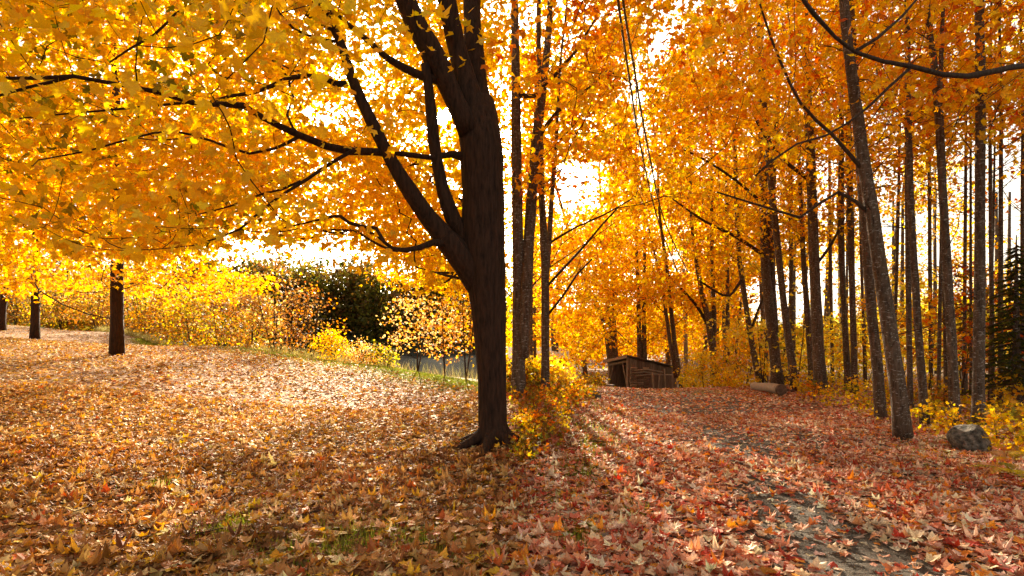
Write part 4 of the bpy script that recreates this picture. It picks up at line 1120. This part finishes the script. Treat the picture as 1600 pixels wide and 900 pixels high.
# understory saplings
PAL_PALE = [(0.86, 0.68, 0.18, 3), (0.88, 0.62, 0.1, 3), (0.74, 0.64, 0.16, 2)]
US = ((PAL_PALE, PAL_YELLOW, PAL_LIME), (4, 2, 1))
for k in range(46):
    Y_ = float(rng.uniform(19, 40)); px_ = float(rng.uniform(1130, 1650)); b = ground_pt((px_ - PCX) / FPX * Y_, Y_)
    lab = seen_label(px_, 'yellow understory sapling showing')
    if lab is None: continue
    bush(lab, b, float(rng.uniform(2.2, 4.8)), float(rng.uniform(1.1, 1.8)), 40, 16, US, .16, 2, 'understory saplings in the forest', 'sapling', 'sapling', spread=(.3, .3, .12), rad=.02, keep=lambda p: open_sky(p))
for px_, Y_, h, lab in ((1160, 23, 2.4, 'orange-pink leaved sapling beside the curved maple'), (1148, 25, 1.5, 'peach-leaved bush at the foot of the forked maple'), (1100, 24, 1.6, 'yellow bush between utility pole and forked maple'), (1085, 26, 1.0, 'low gold bush by the utility pole')):
    bush(lab, ground_pt((px_ - PCX) / FPX * Y_, Y_), h, h * .5, 50, 16, ((PAL_ORANGE, PAL_CREAM), (2, 1)) if 'orange' in lab or 'peach' in lab else US, .13, 2, spread=(.25, .25, .1), rad=.015)
for px_, Y_, h, lab in ((1500, 14.5, 3.3, 'red-leaved sapling between the rough and the stout maple'), (1560, 13.5, 2.9, 'rust-red sapling before the spruce'), (1450, 15.5, 2.8, 'orange sapling behind the slender pale-spotted maple'), (1355, 20, 3.0, 'amber sapling behind the leaning maples')):
    bush(lab, ground_pt((px_ - PCX) / FPX * Y_, Y_), h, h * .38, 60, 12, ((PAL_RUST, PAL_RED, PAL_UNDER), (3, 1, 2)) if 'r' == lab[0] else OR, .12, 2, name='sapling', cat='sapling', spread=(.22, .22, .09), rad=.014, h0=.3)
for px_, Y_, h, lab in ((905, 27, .6, 'golden bush between cabin and shed'), (880, 20, .45, 'yellow-green bush on top of the bank'), (930, 24, .5, 'lime-gold bush left of the shed opening'), (835, 14.5, .6, 'bright pale-yellow bush at the foot of the lichened maple'), (868, 14.5, .55, 'low pale-yellow bush beside the lichened maple'), (812, 12.5, .55, 'gold bush at the foot of the two-stemmed maple')):
    bush(lab, ground_pt((px_ - PCX) / FPX * Y_, Y_), h, h * .55, 40, 16, ((PAL_PALE, PAL_GOLD), (3, 1)) if 'pale' in lab else ((PAL_GOLD, PAL_LIME, PAL_UNDER), (1, 1, 3)), .12, 3, spread=(.2, .2, .07), rad=.012)

# ferns
def fern(label, b, L, nf, group):
    root = empty('fern', b, label, 'fern', group)
    for k in range(nf):
        a = k * 6.28 / nf + rng.normal() * .25; d = np.array([math.cos(a), math.sin(a), 0]); side = np.array([-d[1], d[0], 0])
        g = Geo(); m = 15
        s = np.linspace(0, 1, m); rise_ = rng.uniform(.5, .8)
        path = b + d * (L * s * .85)[:, None] + np.array([0, 0, 1.]) * (L * rise_ * (s - .8 * s ** 2))[:, None]
        cc = pick(PAL_LIME if rng.random() < .5 else PAL_CREAM, 1)[0]
        tube(g, path, np.linspace(.004, .001, m), 3, False, cc)
        for j in range(2, m):
            w = L * .27 * math.sin(math.pi * (s[j] * .82 + .12)); t = nz(path[j] - path[j - 1])
            for sg in (-1, 1):
                tipp = path[j] + side * sg * w + t * w * .35 + [0, 0, -.1 * w]; hw = t * L * .024
                g.add([path[j] - hw, path[j] + hw, tipp], [(0, 1, 2)], None, cc)
        g.build('frond', M_LEAF, root)
for px_, py_, L, lab in ((1588, 745, .5, 'pale yellow fern at the forest verge near the edge of view'), (1572, 722, .4, 'small yellowing fern just below the boulder'), (1612, 720, .55, 'yellow fern half cut off at the edge of view'), (1455, 712, .26, 'little green fern in front of the boulder')):
    fern(lab, hit(px_, py_), L, 9, 'ferns by the boulder')

# ------------------------------------------------------------------ stones and logs
def rock(name, label, cat, b, sx, sy, sz, mat, seed, cut=.25):
    r2 = np.random.default_rng(seed)
    U, Vn = 30, 18
    u = np.linspace(0, 2 * np.pi, U, endpoint=False); v = np.linspace(-.5 * np.pi, .5 * np.pi, Vn)
    uu, vv = np.meshgrid(u, v)
    d = np.stack([np.cos(vv) * np.cos(uu), np.cos(vv) * np.sin(uu), np.sin(vv)], -1)
    rad = np.ones(uu.shape)
    for k in range(9):
        w = nz(r2.normal(size=3)); rad = np.minimum(rad, r2.uniform(.84, 1.02) / np.maximum(.05, (d @ w)))
    for k in range(7):
        w = r2.normal(size=3) * 3.5; rad += .035 * np.sin(d @ w + r2.uniform(0, 6))
    p = d * rad[..., None] * np.array([sx, sy, sz]) + np.asarray(b) + [0, 0, sz * (1 - 2 * cut) * .9]
    g = Geo(); i = np.arange(Vn - 1)[:, None] * U; j = np.arange(U)[None]; j2 = (j + 1) % U
    g.add(p.reshape(-1, 3), None, np.stack([i + j, i + j2, i + U + j2, i + U + j], -1).reshape(-1, 4))
    o = g.build(name, mat, None, True, origin=b); tag(o, label, cat)
    return o
bb = hit(1515, 707)
rock('boulder', 'grey weathered boulder at the forest verge in front of two trunks', 'boulder', bb, .25, .24, .27, M_STONE, 4, .24)
rock('stone', 'dark mottled stone at the top of the bank left of the shed', 'stone', hit(930, 624), .15, .15, .14, M_DARKSTONE, 9, .3)
# fallen log
a0, a1 = ground_pt(7.95, 16.9) + [0, 0, .14], ground_pt(8.5, 20.2) + [0, 0, .16]
a0 = P(1221, 616, 16.4); a1 = P(1178, 609, 18.6)
a0[2] = max(a0[2], float(gz(a0[0], a0[1])) + .17); a1[2] = max(a1[2], float(gz(a1[0], a1[1])) + .16)
root = empty('log', (a0 + a1) / 2, 'pale barkless log lying on the lane verge with dark cut end', 'log')
q, r = smooth_path([a0, a0 * .66 + a1 * .34 + [0, 0, .02], a0 * .33 + a1 * .67, a1], [.15, .145, .135, .12], .2)
g = Geo(); tube(g, q, r, 14, True, None, .02); g.build('log_body', M_PALEWOOD, root, True)
t = nz(a0 - a1); g = Geo(); tube(g, [a0 - t * .02, a0 + t * .012], [.168, .15], 14, True); g.build('cut_end', M_LOGEND, root)
lg2 = ground_pt((1208 - PCX) / FPX * 17.6, 17.6)
root = empty('log', lg2, 'short dark log lying under the pale log', 'log')
g = Geo(); tube(g, [lg2 + [-.1, 0, .05], lg2 + [.35, -.5, .05]], [.09, .085], 10, True, None, .03); g.build('log_body', M_LOGEND, root, True)

# ------------------------------------------------------------------ shed
C0 = np.array([6.03, 30.0]); FD = np.array([-.45, .893]); SD = np.array([.893, .45])
SW, SL = 1.6, 3.3
def shp(f, s, z): return np.array([*(C0 + FD * f + SD * s), z])
zt = lambda f, s: .66 - .2 * s - .16 * f
zg = float(gz(6.2, 31)) - .3
shed = empty('shed', shp(SW / 2, SL / 2, zg), 'old open-fronted wooden shed with sloping roof at the crest of the lane', 'shed')
AX = np.array([[*FD, 0], [*SD, 0], [0, 0, 1.]])
for f, s in ((0, 0), (SW, 0), (0, SL), (SW, SL)):
    g = Geo(); z1 = zt(f, s); box(g, shp(f, s, (zg + z1) / 2), (.11, .11, z1 - zg), AX, (1.5, 1.4, 1.3)); g.build('post', M_WOOD, shed)
npl = 19
for wall in ('near', 'far'):
    f = -.03 if wall == 'near' else SW + .03
    for k in range(npl):
        s = .09 + (SL - .15) * (k + .5) / npl; z1 = zt(f, s) - .03; b = rng.uniform(.7, 1.4)
        g = Geo(); box(g, shp(f + rng.normal() * .006, s, (zg + z1) / 2), (.028, (SL - .15) / npl - .012, z1 - zg + rng.uniform(-.04, .02)), AX, (b, b * .95, b * .9)); g.build('plank', M_WOOD, shed)
for k in range(9):
    f = .06 + (SW - .12) * (k + .5) / 9; z1 = zt(f, SL) - .03; b = rng.uniform(.6, 1.2)
    g = Geo(); box(g, shp(f, SL + .075, (zg + z1) / 2), ((SW - .12) / 9 - .008, .028, z1 - zg), AX, (b, b, b)); g.build('plank', M_WOOD, shed)
def quad_slab(g, cs, th, col=None):
    cs = np.array(cs); lo = cs - [0, 0, th]
    g.add(np.vstack([cs, lo]), None, [(0, 1, 2, 3), (7, 6, 5, 4), (0, 4, 5, 1), (1, 5, 6, 2), (2, 6, 7, 3), (3, 7, 4, 0)], col)
ov = .24
for k in range(7):                                            # roofing sheets laid side by side
    s0, s1 = -ov + (SL + 2 * ov) * k / 7, -ov + (SL + 2 * ov) * (k + 1) / 7 - .015
    g = Geo(); dz = .012 * (k % 2)
    quad_slab(g, [shp(f, s, zt(f, s) + .05 + dz) for f, s in ((-ov, s0), (-ov, s1), (SW + ov, s1), (SW + ov, s0))], .035)
    g.build('roof_sheet', M_ROOF, shed)
g = Geo(); quad_slab(g, [shp(f, s, zt(f, s) + .012) for f, s in ((-ov, -ov - .03), (-ov, -ov + .01), (SW + ov, -ov + .01), (SW + ov, -ov - .03))], .13, (1.7, 1.6, 1.5)); g.build('fascia_board', M_WOOD, shed)
g = Geo(); quad_slab(g, [shp(f, s, zt(f, s) - .16) for f, s in ((0, -.04), (0, .04), (SW, .04), (SW, -.04))], .1, (1.3, 1.2, 1.1)); g.build('lintel', M_WOOD, shed)
for f0, f1 in ((.06, .42), (SW - .06, SW - .42)):
    g = Geo(); tube(g, [shp(f0, -.03, -.75), shp(f1, -.03, zt(f1, 0) - .2)], [.03, .03], 6, True, (1.6, 1.5, 1.4)); g.build('brace', M_WOOD, shed)
# firewood leaning and stacked along the side
stack = empty('firewood_stack', shp(-.35, .7, zg), 'stacked split firewood against the planked side of the shed', 'firewood')
k = 0
for row in range(11):
    for cidx in range(3):
        s = .12 + cidx * .42 + rng.normal() * .03; z = -1.15 + row * .125 + rng.normal() * .012
        if z > .1: continue
        r0 = rng.uniform(.05, .065); g = Geo(); b = rng.uniform(.8, 1.8)
        tube(g, [shp(-.30 + rng.normal() * .02, s - .18, z), shp(-.31 + rng.normal() * .03, s + .2, z + rng.normal() * .01)], [r0, r0 * .9], 7, True, (b, b * .92, b * .85)); g.build('log', M_WOOD, stack)
for i_, (s, s2, tz) in enumerate(((1.12, 1.22, -.12), (1.62, 1.45, -.25), (1.95, 2.02, .05))):
    o = empty('pole', shp(-.62, s2, zg), ['crooked grey pole propping the rails nearest the firewood', 'leaning grey pole in the middle of the rails', 'tall upright pale pole outermost by the shed wall'][i_], 'pole')
    g = Geo(); tube(g, [shp(-.62, s2, zg - .05), shp(-.6, (s + s2) / 2, (zg + tz) / 2), shp(-.56, s, tz)], [.045, .04, .035], 7, True, None, .05); g.build('pole_shaft', M_PALEWOOD, o, True)
for i_, (z, s0, s1, bend) in enumerate(((-.03, .1, 1.95, -.12), (-.16, .05, 1.7, -.1), (-.3, .15, 2.6, .0))):
    o = empty('rail', shp(-.5, 1, z), ['bent top rail of grey wood lying over the firewood', 'second grey rail below the bent top rail', 'long straight lower rail along the shed side'][i_], 'rail')
    g = Geo(); tube(g, [shp(-.46, s0, z + .02), shp(-.48, s0 * .6 + s1 * .4, z + .06), shp(-.5, s1, z + bend)], [.04, .04, .03], 7, True, None, .04); g.build('rail_shaft', M_PALEWOOD, o, True)
pl = ground_pt(4.9, 29.6)
o = empty('platform', pl, 'low dark wooden platform standing left of the shed opening', 'platform')
zb = 1.6 - 72 / FPX * 29.6
g = Geo(); box(g, (pl[0], pl[1], zb), (.75, .5, .07), None, (.9, .9, .9)); g.build('board', M_WOOD, o)
for dx in (-.3, .3):
    g = Geo(); box(g, (pl[0] + dx, pl[1], (zb - .04 + pl[2] - .05) / 2), (.08, .4, zb - .04 - pl[2] + .05)); g.build('leg', M_WOOD, o)

# ------------------------------------------------------------------ cabin with the pale roof
cb = ground_pt(2.3, 45); cx0, cx1 = .0, 4.2
cabin = empty('cabin', cb, 'small cabin with pale metal roof glimpsed through the trees beyond the bank', 'cabin')
zc0, zc1 = cb[2] - .2, 1.6 - 46 / FPX * 45
zc1 = .12
g = Geo(); box(g, ((cx0 + cx1) / 2, 46.5, (zc0 + zc1) / 2), (cx1 - cx0, 3.0, zc1 - zc0), None, (.9, .8, .7)); g.build('wall', M_WOOD, cabin)
g = Geo(); quad_slab(g, [(cx0 - .3, 44.6, zc1 + .0), (cx1 + .3, 44.6, zc1 + .0), (cx1 + .3, 46.5, zc1 + .85), (cx0 - .3, 46.5, zc1 + .85)], .06)
quad_slab(g, [(cx0 - .3, 46.5, zc1 + .852), (cx1 + .3, 46.5, zc1 + .852), (cx1 + .3, 48.4, zc1), (cx0 - .3, 48.4, zc1)], .06); roof = g.build('roof', M_PALEROOF, cabin)
g = Geo(); tube(g, [(3.6, 45.7, zc1 + .3), (3.6, 45.7, zc1 + 1.2)], [.09, .09], 10); o = g.build('stovepipe', M_CABLE, None); o.parent = roof; o.matrix_parent_inverse = Matrix(); o.location = -Vector(cabin.location)
g = Geo(); box(g, (3.75, 44.97, zc0 + 1.15), (.85, .08, 1.9), None, (1.6, .9, .6)); g.build('door', M_WOOD, cabin)

# ------------------------------------------------------------------ power lines and pole
pb_ = ground_pt((1072 - PCX) / FPX * 40, 40)
pole = empty('utility_pole', pb_, 'straight grey utility pole among the trees past the shed', 'pole')
g = Geo(); tube(g, [pb_ - [0, 0, .3], P(1071, 500, 40), P(1068, 420, 40)], [.15, .14, .11], 12); g.build('pole_shaft', M_PALEWOOD, pole, True)
g = Geo(); box(g, P(1068, 431, 39.86), (1.3, .1, .1)); g.build('crossarm', M_PALEWOOD, pole)
for i_, (pts, lab) in enumerate((([(930, -260, 5), (964, -10, 8.5), (983, 120, 12.5), (1003, 240, 18), (1030, 350, 27), (1060, 428, 39.7)], 'black overhead cable, first of two over the lane'),
                                ([(950, -260, 5), (972, -10, 8.5), (993, 120, 12.5), (1014, 240, 18), (1040, 350, 27), (1076, 428, 39.7)], 'black overhead cable, second of two over the lane'))):
    q, r = smooth_path([P(*p_) for p_ in pts], [.011] * 6, .5)
    r = np.interp(q[:, 1], [5, 12, 40], [.017, .025, .04])
    g = Geo(); tube(g, q, r, 5); o = g.build('power_line', M_CABLE, None, True, origin=q[0]); tag(o, lab, 'cable', 'overhead cables over the lane')

# ------------------------------------------------------------------ far bank and far woods (one mass)
def mass(name, label, pts, per, spread, size, pals):
    g = Geo()
    c, s, col, tip, nor = spray_leaves(None, pts, per, spread, size, pal_mix(*pals, jit=.25), np.array([0, 60, -20.]), TQ, .3)
    N = len(c); add_leaves(g, c, s, col, TQ, tip, nor, rng.normal(0, .3, N), rng.normal(0, .3, N), np.zeros(N))
    o = g.build(name, M_LEAF, None, kind='stuff', origin=pts.mean(0)); tag(o, label)
def hill(name, x0, x1, y0, depth, prof):
    xs_ = np.linspace(x0, x1, 120); ts = np.linspace(0, 1, 14)
    X, T = np.meshgrid(xs_, ts); Yh = y0 + depth * T
    Hh = np.interp(X, prof[0], prof[1])
    Z = -2.2 + (Hh + 2.2) * np.sin(T * np.pi * .5) ** .8 + .5 * np.sin(X * .3 + T * 5)
    g = Geo(); i = np.arange(13)[:, None] * 120 + np.arange(119)[None]
    g.add(np.stack([X, Yh, Z], -1).reshape(-1, 3), None, np.stack([i, i + 1, i + 121, i + 120], -1).reshape(-1, 4), (.05, .05, .02))
    o = g.build(name, M_GROUND, None, True); tag(o, kind='structure')
hill('hill', -230, 40, 172, 60, ([-230, -80, -55, -30, -10, 40], [22, 21, 20, 19, 17, 8]))
tx = np.concatenate([rng.uniform(-150, 14, 90), rng.uniform(-100, -6, 85)])
tops = []
for k, x in enumerate(tx):
    y = rng.uniform(168, 195); u = (y - 172) / 60
    h = rng.uniform(19, 29); n_ = 50
    zb = -2 + np.clip(u, 0, 1) ** .6 * 10
    p_ = nz(rng.normal(size=(n_, 3))) * rng.uniform(.5, 1, (n_, 1)) * np.array([4.2, 4.2, h * .55]) + np.array([x, y, zb + h * .5])
    tops.append((p_, k))
allp = np.vstack([p_ for p_, _ in tops]); kk = np.repeat([k for _, k in tops], 50)
for m_, nm, pal in ((kk % 5 < 3, 'dark green and brown trees massed along the far river bank', ((PAL_DARKGREEN, PAL_OLIVE), (1, 4))), (kk % 5 >= 3, 'olive and tawny trees mixed in the far river bank', ((PAL_OLIVE, PAL_TAWNY), (1, 1)))):
    mass('far_woods', nm, allp[m_], 11, (1.3, 1.3, .9), 1.15, pal)
# forest depth behind the lane
def wood(n, p0, p1, y0, y1, hfn, label, pals, per):
    fp = []
    for k in range(n):
        y = rng.uniform(y0, y1); px_ = rng.uniform(p0, p1); x = (px_ - PCX) / FPX * y
        h = hfn(px_)
        n_ = 22; fp.append(nz(rng.normal(size=(n_, 3))) * rng.uniform(.3, 1, (n_, 1)) * np.array([3, 3, h * .5]) + np.array([x, y, float(gz(x, y)) + h * .5]))
    fp = np.vstack(fp); fp = fp[open_sky(fp)]
    mass('far_woods', label, fp, per, (.8, .8, .4), .46, pals)
wood(75, 805, 1140, 56, 92, lambda p: rng.uniform(6, 10), 'golden woods massed beyond the shed', ((PAL_GOLD, PAL_ORANGE, PAL_YELLOW), (3, 1, 2)), 17)
wood(64, 1140, 1760, 62, 84, lambda p: rng.uniform(3.5, 6) if p < 1330 else rng.uniform(5, 10), 'pale yellow sunlit woods massed beyond the verge trees', ((PAL_PALE, PAL_LIME, PAL_YELLOW), (4, 1, 2)), 15)
fp = []
for k in range(120):
    px_ = rng.uniform(-500, 410); b = edge_at(px_, rng.uniform(6, 22)); h = rng.uniform(4, 7.5)
    n_ = 18; fp.append(nz(rng.normal(size=(n_, 3))) * rng.uniform(.3, 1, (n_, 1)) * np.array([2.2, 2.2, h * .5]) + b + [0, 0, h * .5])
mass('far_woods', 'yellow and tawny trees massed beyond the meadow edge', np.vstack(fp), 20, (.6, .6, .35), .3, ((PAL_GOLD, PAL_BRUSH, PAL_UNDER, PAL_OLIVE), (1, 3, 3, 3)))

# ------------------------------------------------------------------ grass
def blades(name, label, x, y, h, pal, wd=.006):
    N = len(x); z = gz(x, y); a = rng.uniform(0, 6.28, N)
    hv = h * rng.uniform(.5, 1.3, N); d = np.stack([np.cos(a), np.sin(a), np.zeros(N)], -1); lean = rng.normal(size=(N, 3)) * .35; lean[:, 2] = 1
    b = np.stack([x, y, z], -1); w = wd * rng.uniform(.6, 1.5, N)[:, None]
    v = np.stack([b - d * w, b + d * w, b + lean * hv[:, None]], 1)
    g = Geo(); g.add(v.reshape(-1, 3), np.arange(3 * N).reshape(-1, 3), None, np.repeat(pick(pal, N), 3, 0))
    o = g.build(name, M_GRASS, None, kind='stuff'); tag(o, label)
PG = [(0.14, 0.19, 0.03, 3), (0.22, 0.25, 0.04, 2), (0.36, 0.33, 0.08, 1)]
PGT = [(0.4, 0.34, 0.12, 3), (0.3, 0.28, 0.08, 2), (0.5, 0.4, 0.2, 1)]
N = 60000
x = rng.uniform(-24, .2, N); y = edge_y(x) - np.abs(rng.normal(0, 1.9, N)) * np.clip((x + 30) / 20, .3, 1) + .4
blades('grass', 'mown green grass strip along the meadow edge', x, y, .06, PG, .008)
N = 14000
x = rng.uniform(-30, .3, N); y = edge_y(x) + rng.uniform(.1, 1.4, N)
k_ = (x < -4.6) | (rng.random(N) < .15); x, y = x[k_], y[k_]
blades('tall_grass', 'tall dry grass between meadow edge and river', x, y, .42, PGT, .006)
ox, oy = [], []
for px_, py_, s_, n_ in ((360, 830, .22, 500), (545, 862, .25, 600), (560, 850, .18, 300), (640, 850, .15, 200), (255, 765, .12, 160), (690, 870, .2, 260), (435, 870, .15, 200), (740, 690, .1, 160),
                         (905, 742, .25, 420), (930, 700, .25, 350), (898, 848, .14, 220), (925, 670, .35, 300), (985, 808, .12, 120), (880, 790, .2, 200), (940, 640, .5, 500), (1090, 612, .9, 600), (1490, 700, .3, 200), (1465, 720, .3, 200)):
    h_ = hit(px_, py_); ox.append(rng.normal(h_[0], s_, n_)); oy.append(rng.normal(h_[1], s_ * 1.2, n_))
blades('grass', 'green grass tufts poking through the fallen leaves', np.concatenate(ox), np.concatenate(oy), .1, [(0.2, 0.26, 0.03, 3), (0.34, 0.36, 0.05, 2), (0.45, 0.4, 0.1, 1)], .004)

# ------------------------------------------------------------------ fallen leaves
def scatter(n, ymin, ymax, side):
    y = np.sqrt(rng.uniform(ymin ** 2, ymax ** 2, n)); f = rng.uniform(0, 1.25, n)
    if side < 0: x = -f * y + rng.normal(0, .13, n)
    else: x = f * y + rng.normal(0, .13, n)
    return x, y
def grassy(x, y):
    out = np.zeros(len(x), bool)
    for a_, b_ in zip(ox[:12], oy[:12]):
        out |= np.hypot((x - a_.mean()) / (a_.std() * .9), (y - b_.mean()) / (b_.std() * .9)) < 1
    return out
GREAT_R = .27
def litter(side, pal, parent, label, size):
    G = Geo(); ind = []
    for n, y0, y1, tm, tz in ((7400, 3.4, 5.2, TF, .045), (16500, 5.2, 8.0, TM, .04), (32000, 8.0, 12.5, T5, .03), (54000, 12.5, 29.0, TQ, .02), (16000, 29, 52, TQ, .02)):
        x, y = scatter(n, y0, y1, side)
        keep = np.ones(n, bool)
        if side < 0:
            keep &= y < edge_y(x) - 0.4
            thin_ = np.clip((y - (edge_y(x) - 3.4)) / 3.0, 0, 1) * np.clip((x + 24) / 8, 0, 1)
            keep &= rng.random(n) > thin_ * .93
            keep &= np.hypot(x - mb[0], y - mb[1]) > GREAT_R
        else:
            keep &= rng.random(n) > gravel_amount(x, y) * np.where(rng.random(n) < .15, 0, .97)
            keep &= y < 29
            dl = np.abs(x - lane_center(y)); keep &= rng.random(n) > np.clip((dl - 4.6) / 4, 0, .4)
        keep &= ~(grassy(x, y) & (rng.random(n) < .65))
        x, y = x[keep], y[keep]; n = len(x)
        if n == 0: continue
        z = gz(x, y) + .018 + tz * rng.random(n) ** 1.2
        yaw = rng.uniform(0, 6.28, n); tilt = np.abs(rng.normal(0, .16, n)); ta = rng.uniform(0, 6.28, n)
        nor = np.stack([np.sin(tilt) * np.cos(ta), np.sin(tilt) * np.sin(ta), np.cos(tilt)], -1)
        tip_ = np.stack([np.cos(yaw), np.sin(yaw), np.zeros(n)], -1); tip_ = tip_ - (tip_ * nor).sum(-1, keepdims=True) * nor
        s_ = size * np.exp(rng.normal(-.06, .36, n)) * (1.0 if y0 < 8 else .9 if y0 < 12 else 1.2); s_ = np.minimum(s_, size * 1.32); flip = np.where(rng.random(n) < .5, 1, -1)
        curl = rng.normal(.2, .32, n) * flip; cup = rng.normal(.2, .36, n) * flip; fold = rng.normal(.1, .2, n) * flip
        wid = rng.uniform(.55, 1.12, n)
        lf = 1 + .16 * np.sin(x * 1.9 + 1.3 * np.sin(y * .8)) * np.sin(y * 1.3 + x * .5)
        col = np.clip(pick(PAL_LITTER_NEAR_SHADE if side < 0 and y0 < 7 else pal, n, .18) * lf[:, None], .01, .9)
        pos = np.stack([x, y, z], -1)
        if y0 < 4:
            px, py = proj(pos); ok = (px > 6) & (px < 1594) & (py < 893) & (np.abs(px - 800) > 14)
            top_ = pos.copy(); sc = np.where(ok, s_ / y * (1 + .6 * (z - gz(x, y)) / tz), 0)
            bigi = np.argsort(-sc)[:300]; isb = np.zeros(n, bool); isb[bigi] = True
            for k in bigi: ind.append((pos[k] + [0, 0, .012], s_[k], tip_[k], nor[k], col[k]))
            m_ = ~isb
        else: m_ = np.ones(n, bool)
        add_leaves(G, pos[m_], s_[m_], col[m_], tm, tip_[m_], nor[m_], curl[m_], cup[m_], fold[m_], np.full(int(m_.sum()), .03), wid[m_])
    o = G.build('leaf_litter', M_LITTER, None, kind='stuff'); tag(o, label)
    lm = leaf_meshes(16, M_LITTER1, .45, .42, .035)
    for k, (p_, s_, t_, n_, c_) in enumerate(ind): place_leaf(lm[k % 16], parent, p_, s_, t_, n_, c_)
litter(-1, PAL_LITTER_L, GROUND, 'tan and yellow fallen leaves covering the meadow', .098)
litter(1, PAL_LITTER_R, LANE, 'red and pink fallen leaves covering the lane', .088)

# loose stones of the bare wheel tracks
n = 26000
y = np.sqrt(rng.uniform(3.5 ** 2, 11.5 ** 2, n)); x = lane_center(y) + rng.uniform(-1.8, 1.8, n)
k_ = rng.random(n) < gravel_amount(x, y) * np.clip(9 / y, .3, 1) * .8
x, y = x[k_], y[k_]; n = len(x); z = gz(x, y) + .012
oct_ = np.array([(1, 0, 0), (0, 1, 0), (-1, 0, 0), (0, -1, 0), (0, 0, .7)], float)
sz_ = np.exp(rng.normal(-4.9, .45, n))
V = np.stack([x, y, z], -1)[:, None] + (oct_[None] + rng.normal(0, .25, (n, 5, 3))) * sz_[:, None, None]
F = np.array([(0, 1, 4), (1, 2, 4), (2, 3, 4), (3, 0, 4)])[None] + (np.arange(n) * 5)[:, None, None]
g = Geo(); sh = rng.uniform(.05, .26, (n, 1, 1)) * np.array([1, .82, .63])
g.add(V.reshape(-1, 3), F.reshape(-1, 3), None, np.broadcast_to(sh, (n, 5, 3)).reshape(-1, 3))
o = g.build('gravel', M_PEBBLE, None, kind='stuff'); tag(o, 'loose grey gravel in the bare wheel tracks of the lane')

g = Geo()
for k in range(170):
    sd = -1 if k % 2 else 1; y = math.sqrt(rng.uniform(3.6 ** 2, 10 ** 2)); x = sd * rng.uniform(0, .95) * y; a_ = rng.uniform(0, 6.28); L_ = rng.uniform(.06, .24)
    q = np.array([[x + math.cos(a_) * L_ * t + .02 * math.sin(3 * t + k), y + math.sin(a_) * L_ * t, 0] for t in (-1, -.3, .4, 1)])
    q[:, 2] = gz(q[:, 0], q[:, 1]) + .055 + rng.uniform(-.01, .015); tube(g, q, np.array([.004, .0038, .003, .0018]) * rng.uniform(.7, 1.4), 4)
o = g.build('fallen_twigs', M_TWIG, None, True, kind='stuff'); tag(o, 'thin dry twigs lying among the fallen leaves')

tris = 0
for me in bpy.data.meshes:
    if me.users: tris += sum(1 for _ in ()) + (len(me.loops) - 2 * len(me.polygons))
print('TRIANGLES', tris, 'OBJECTS', len(bpy.data.objects))
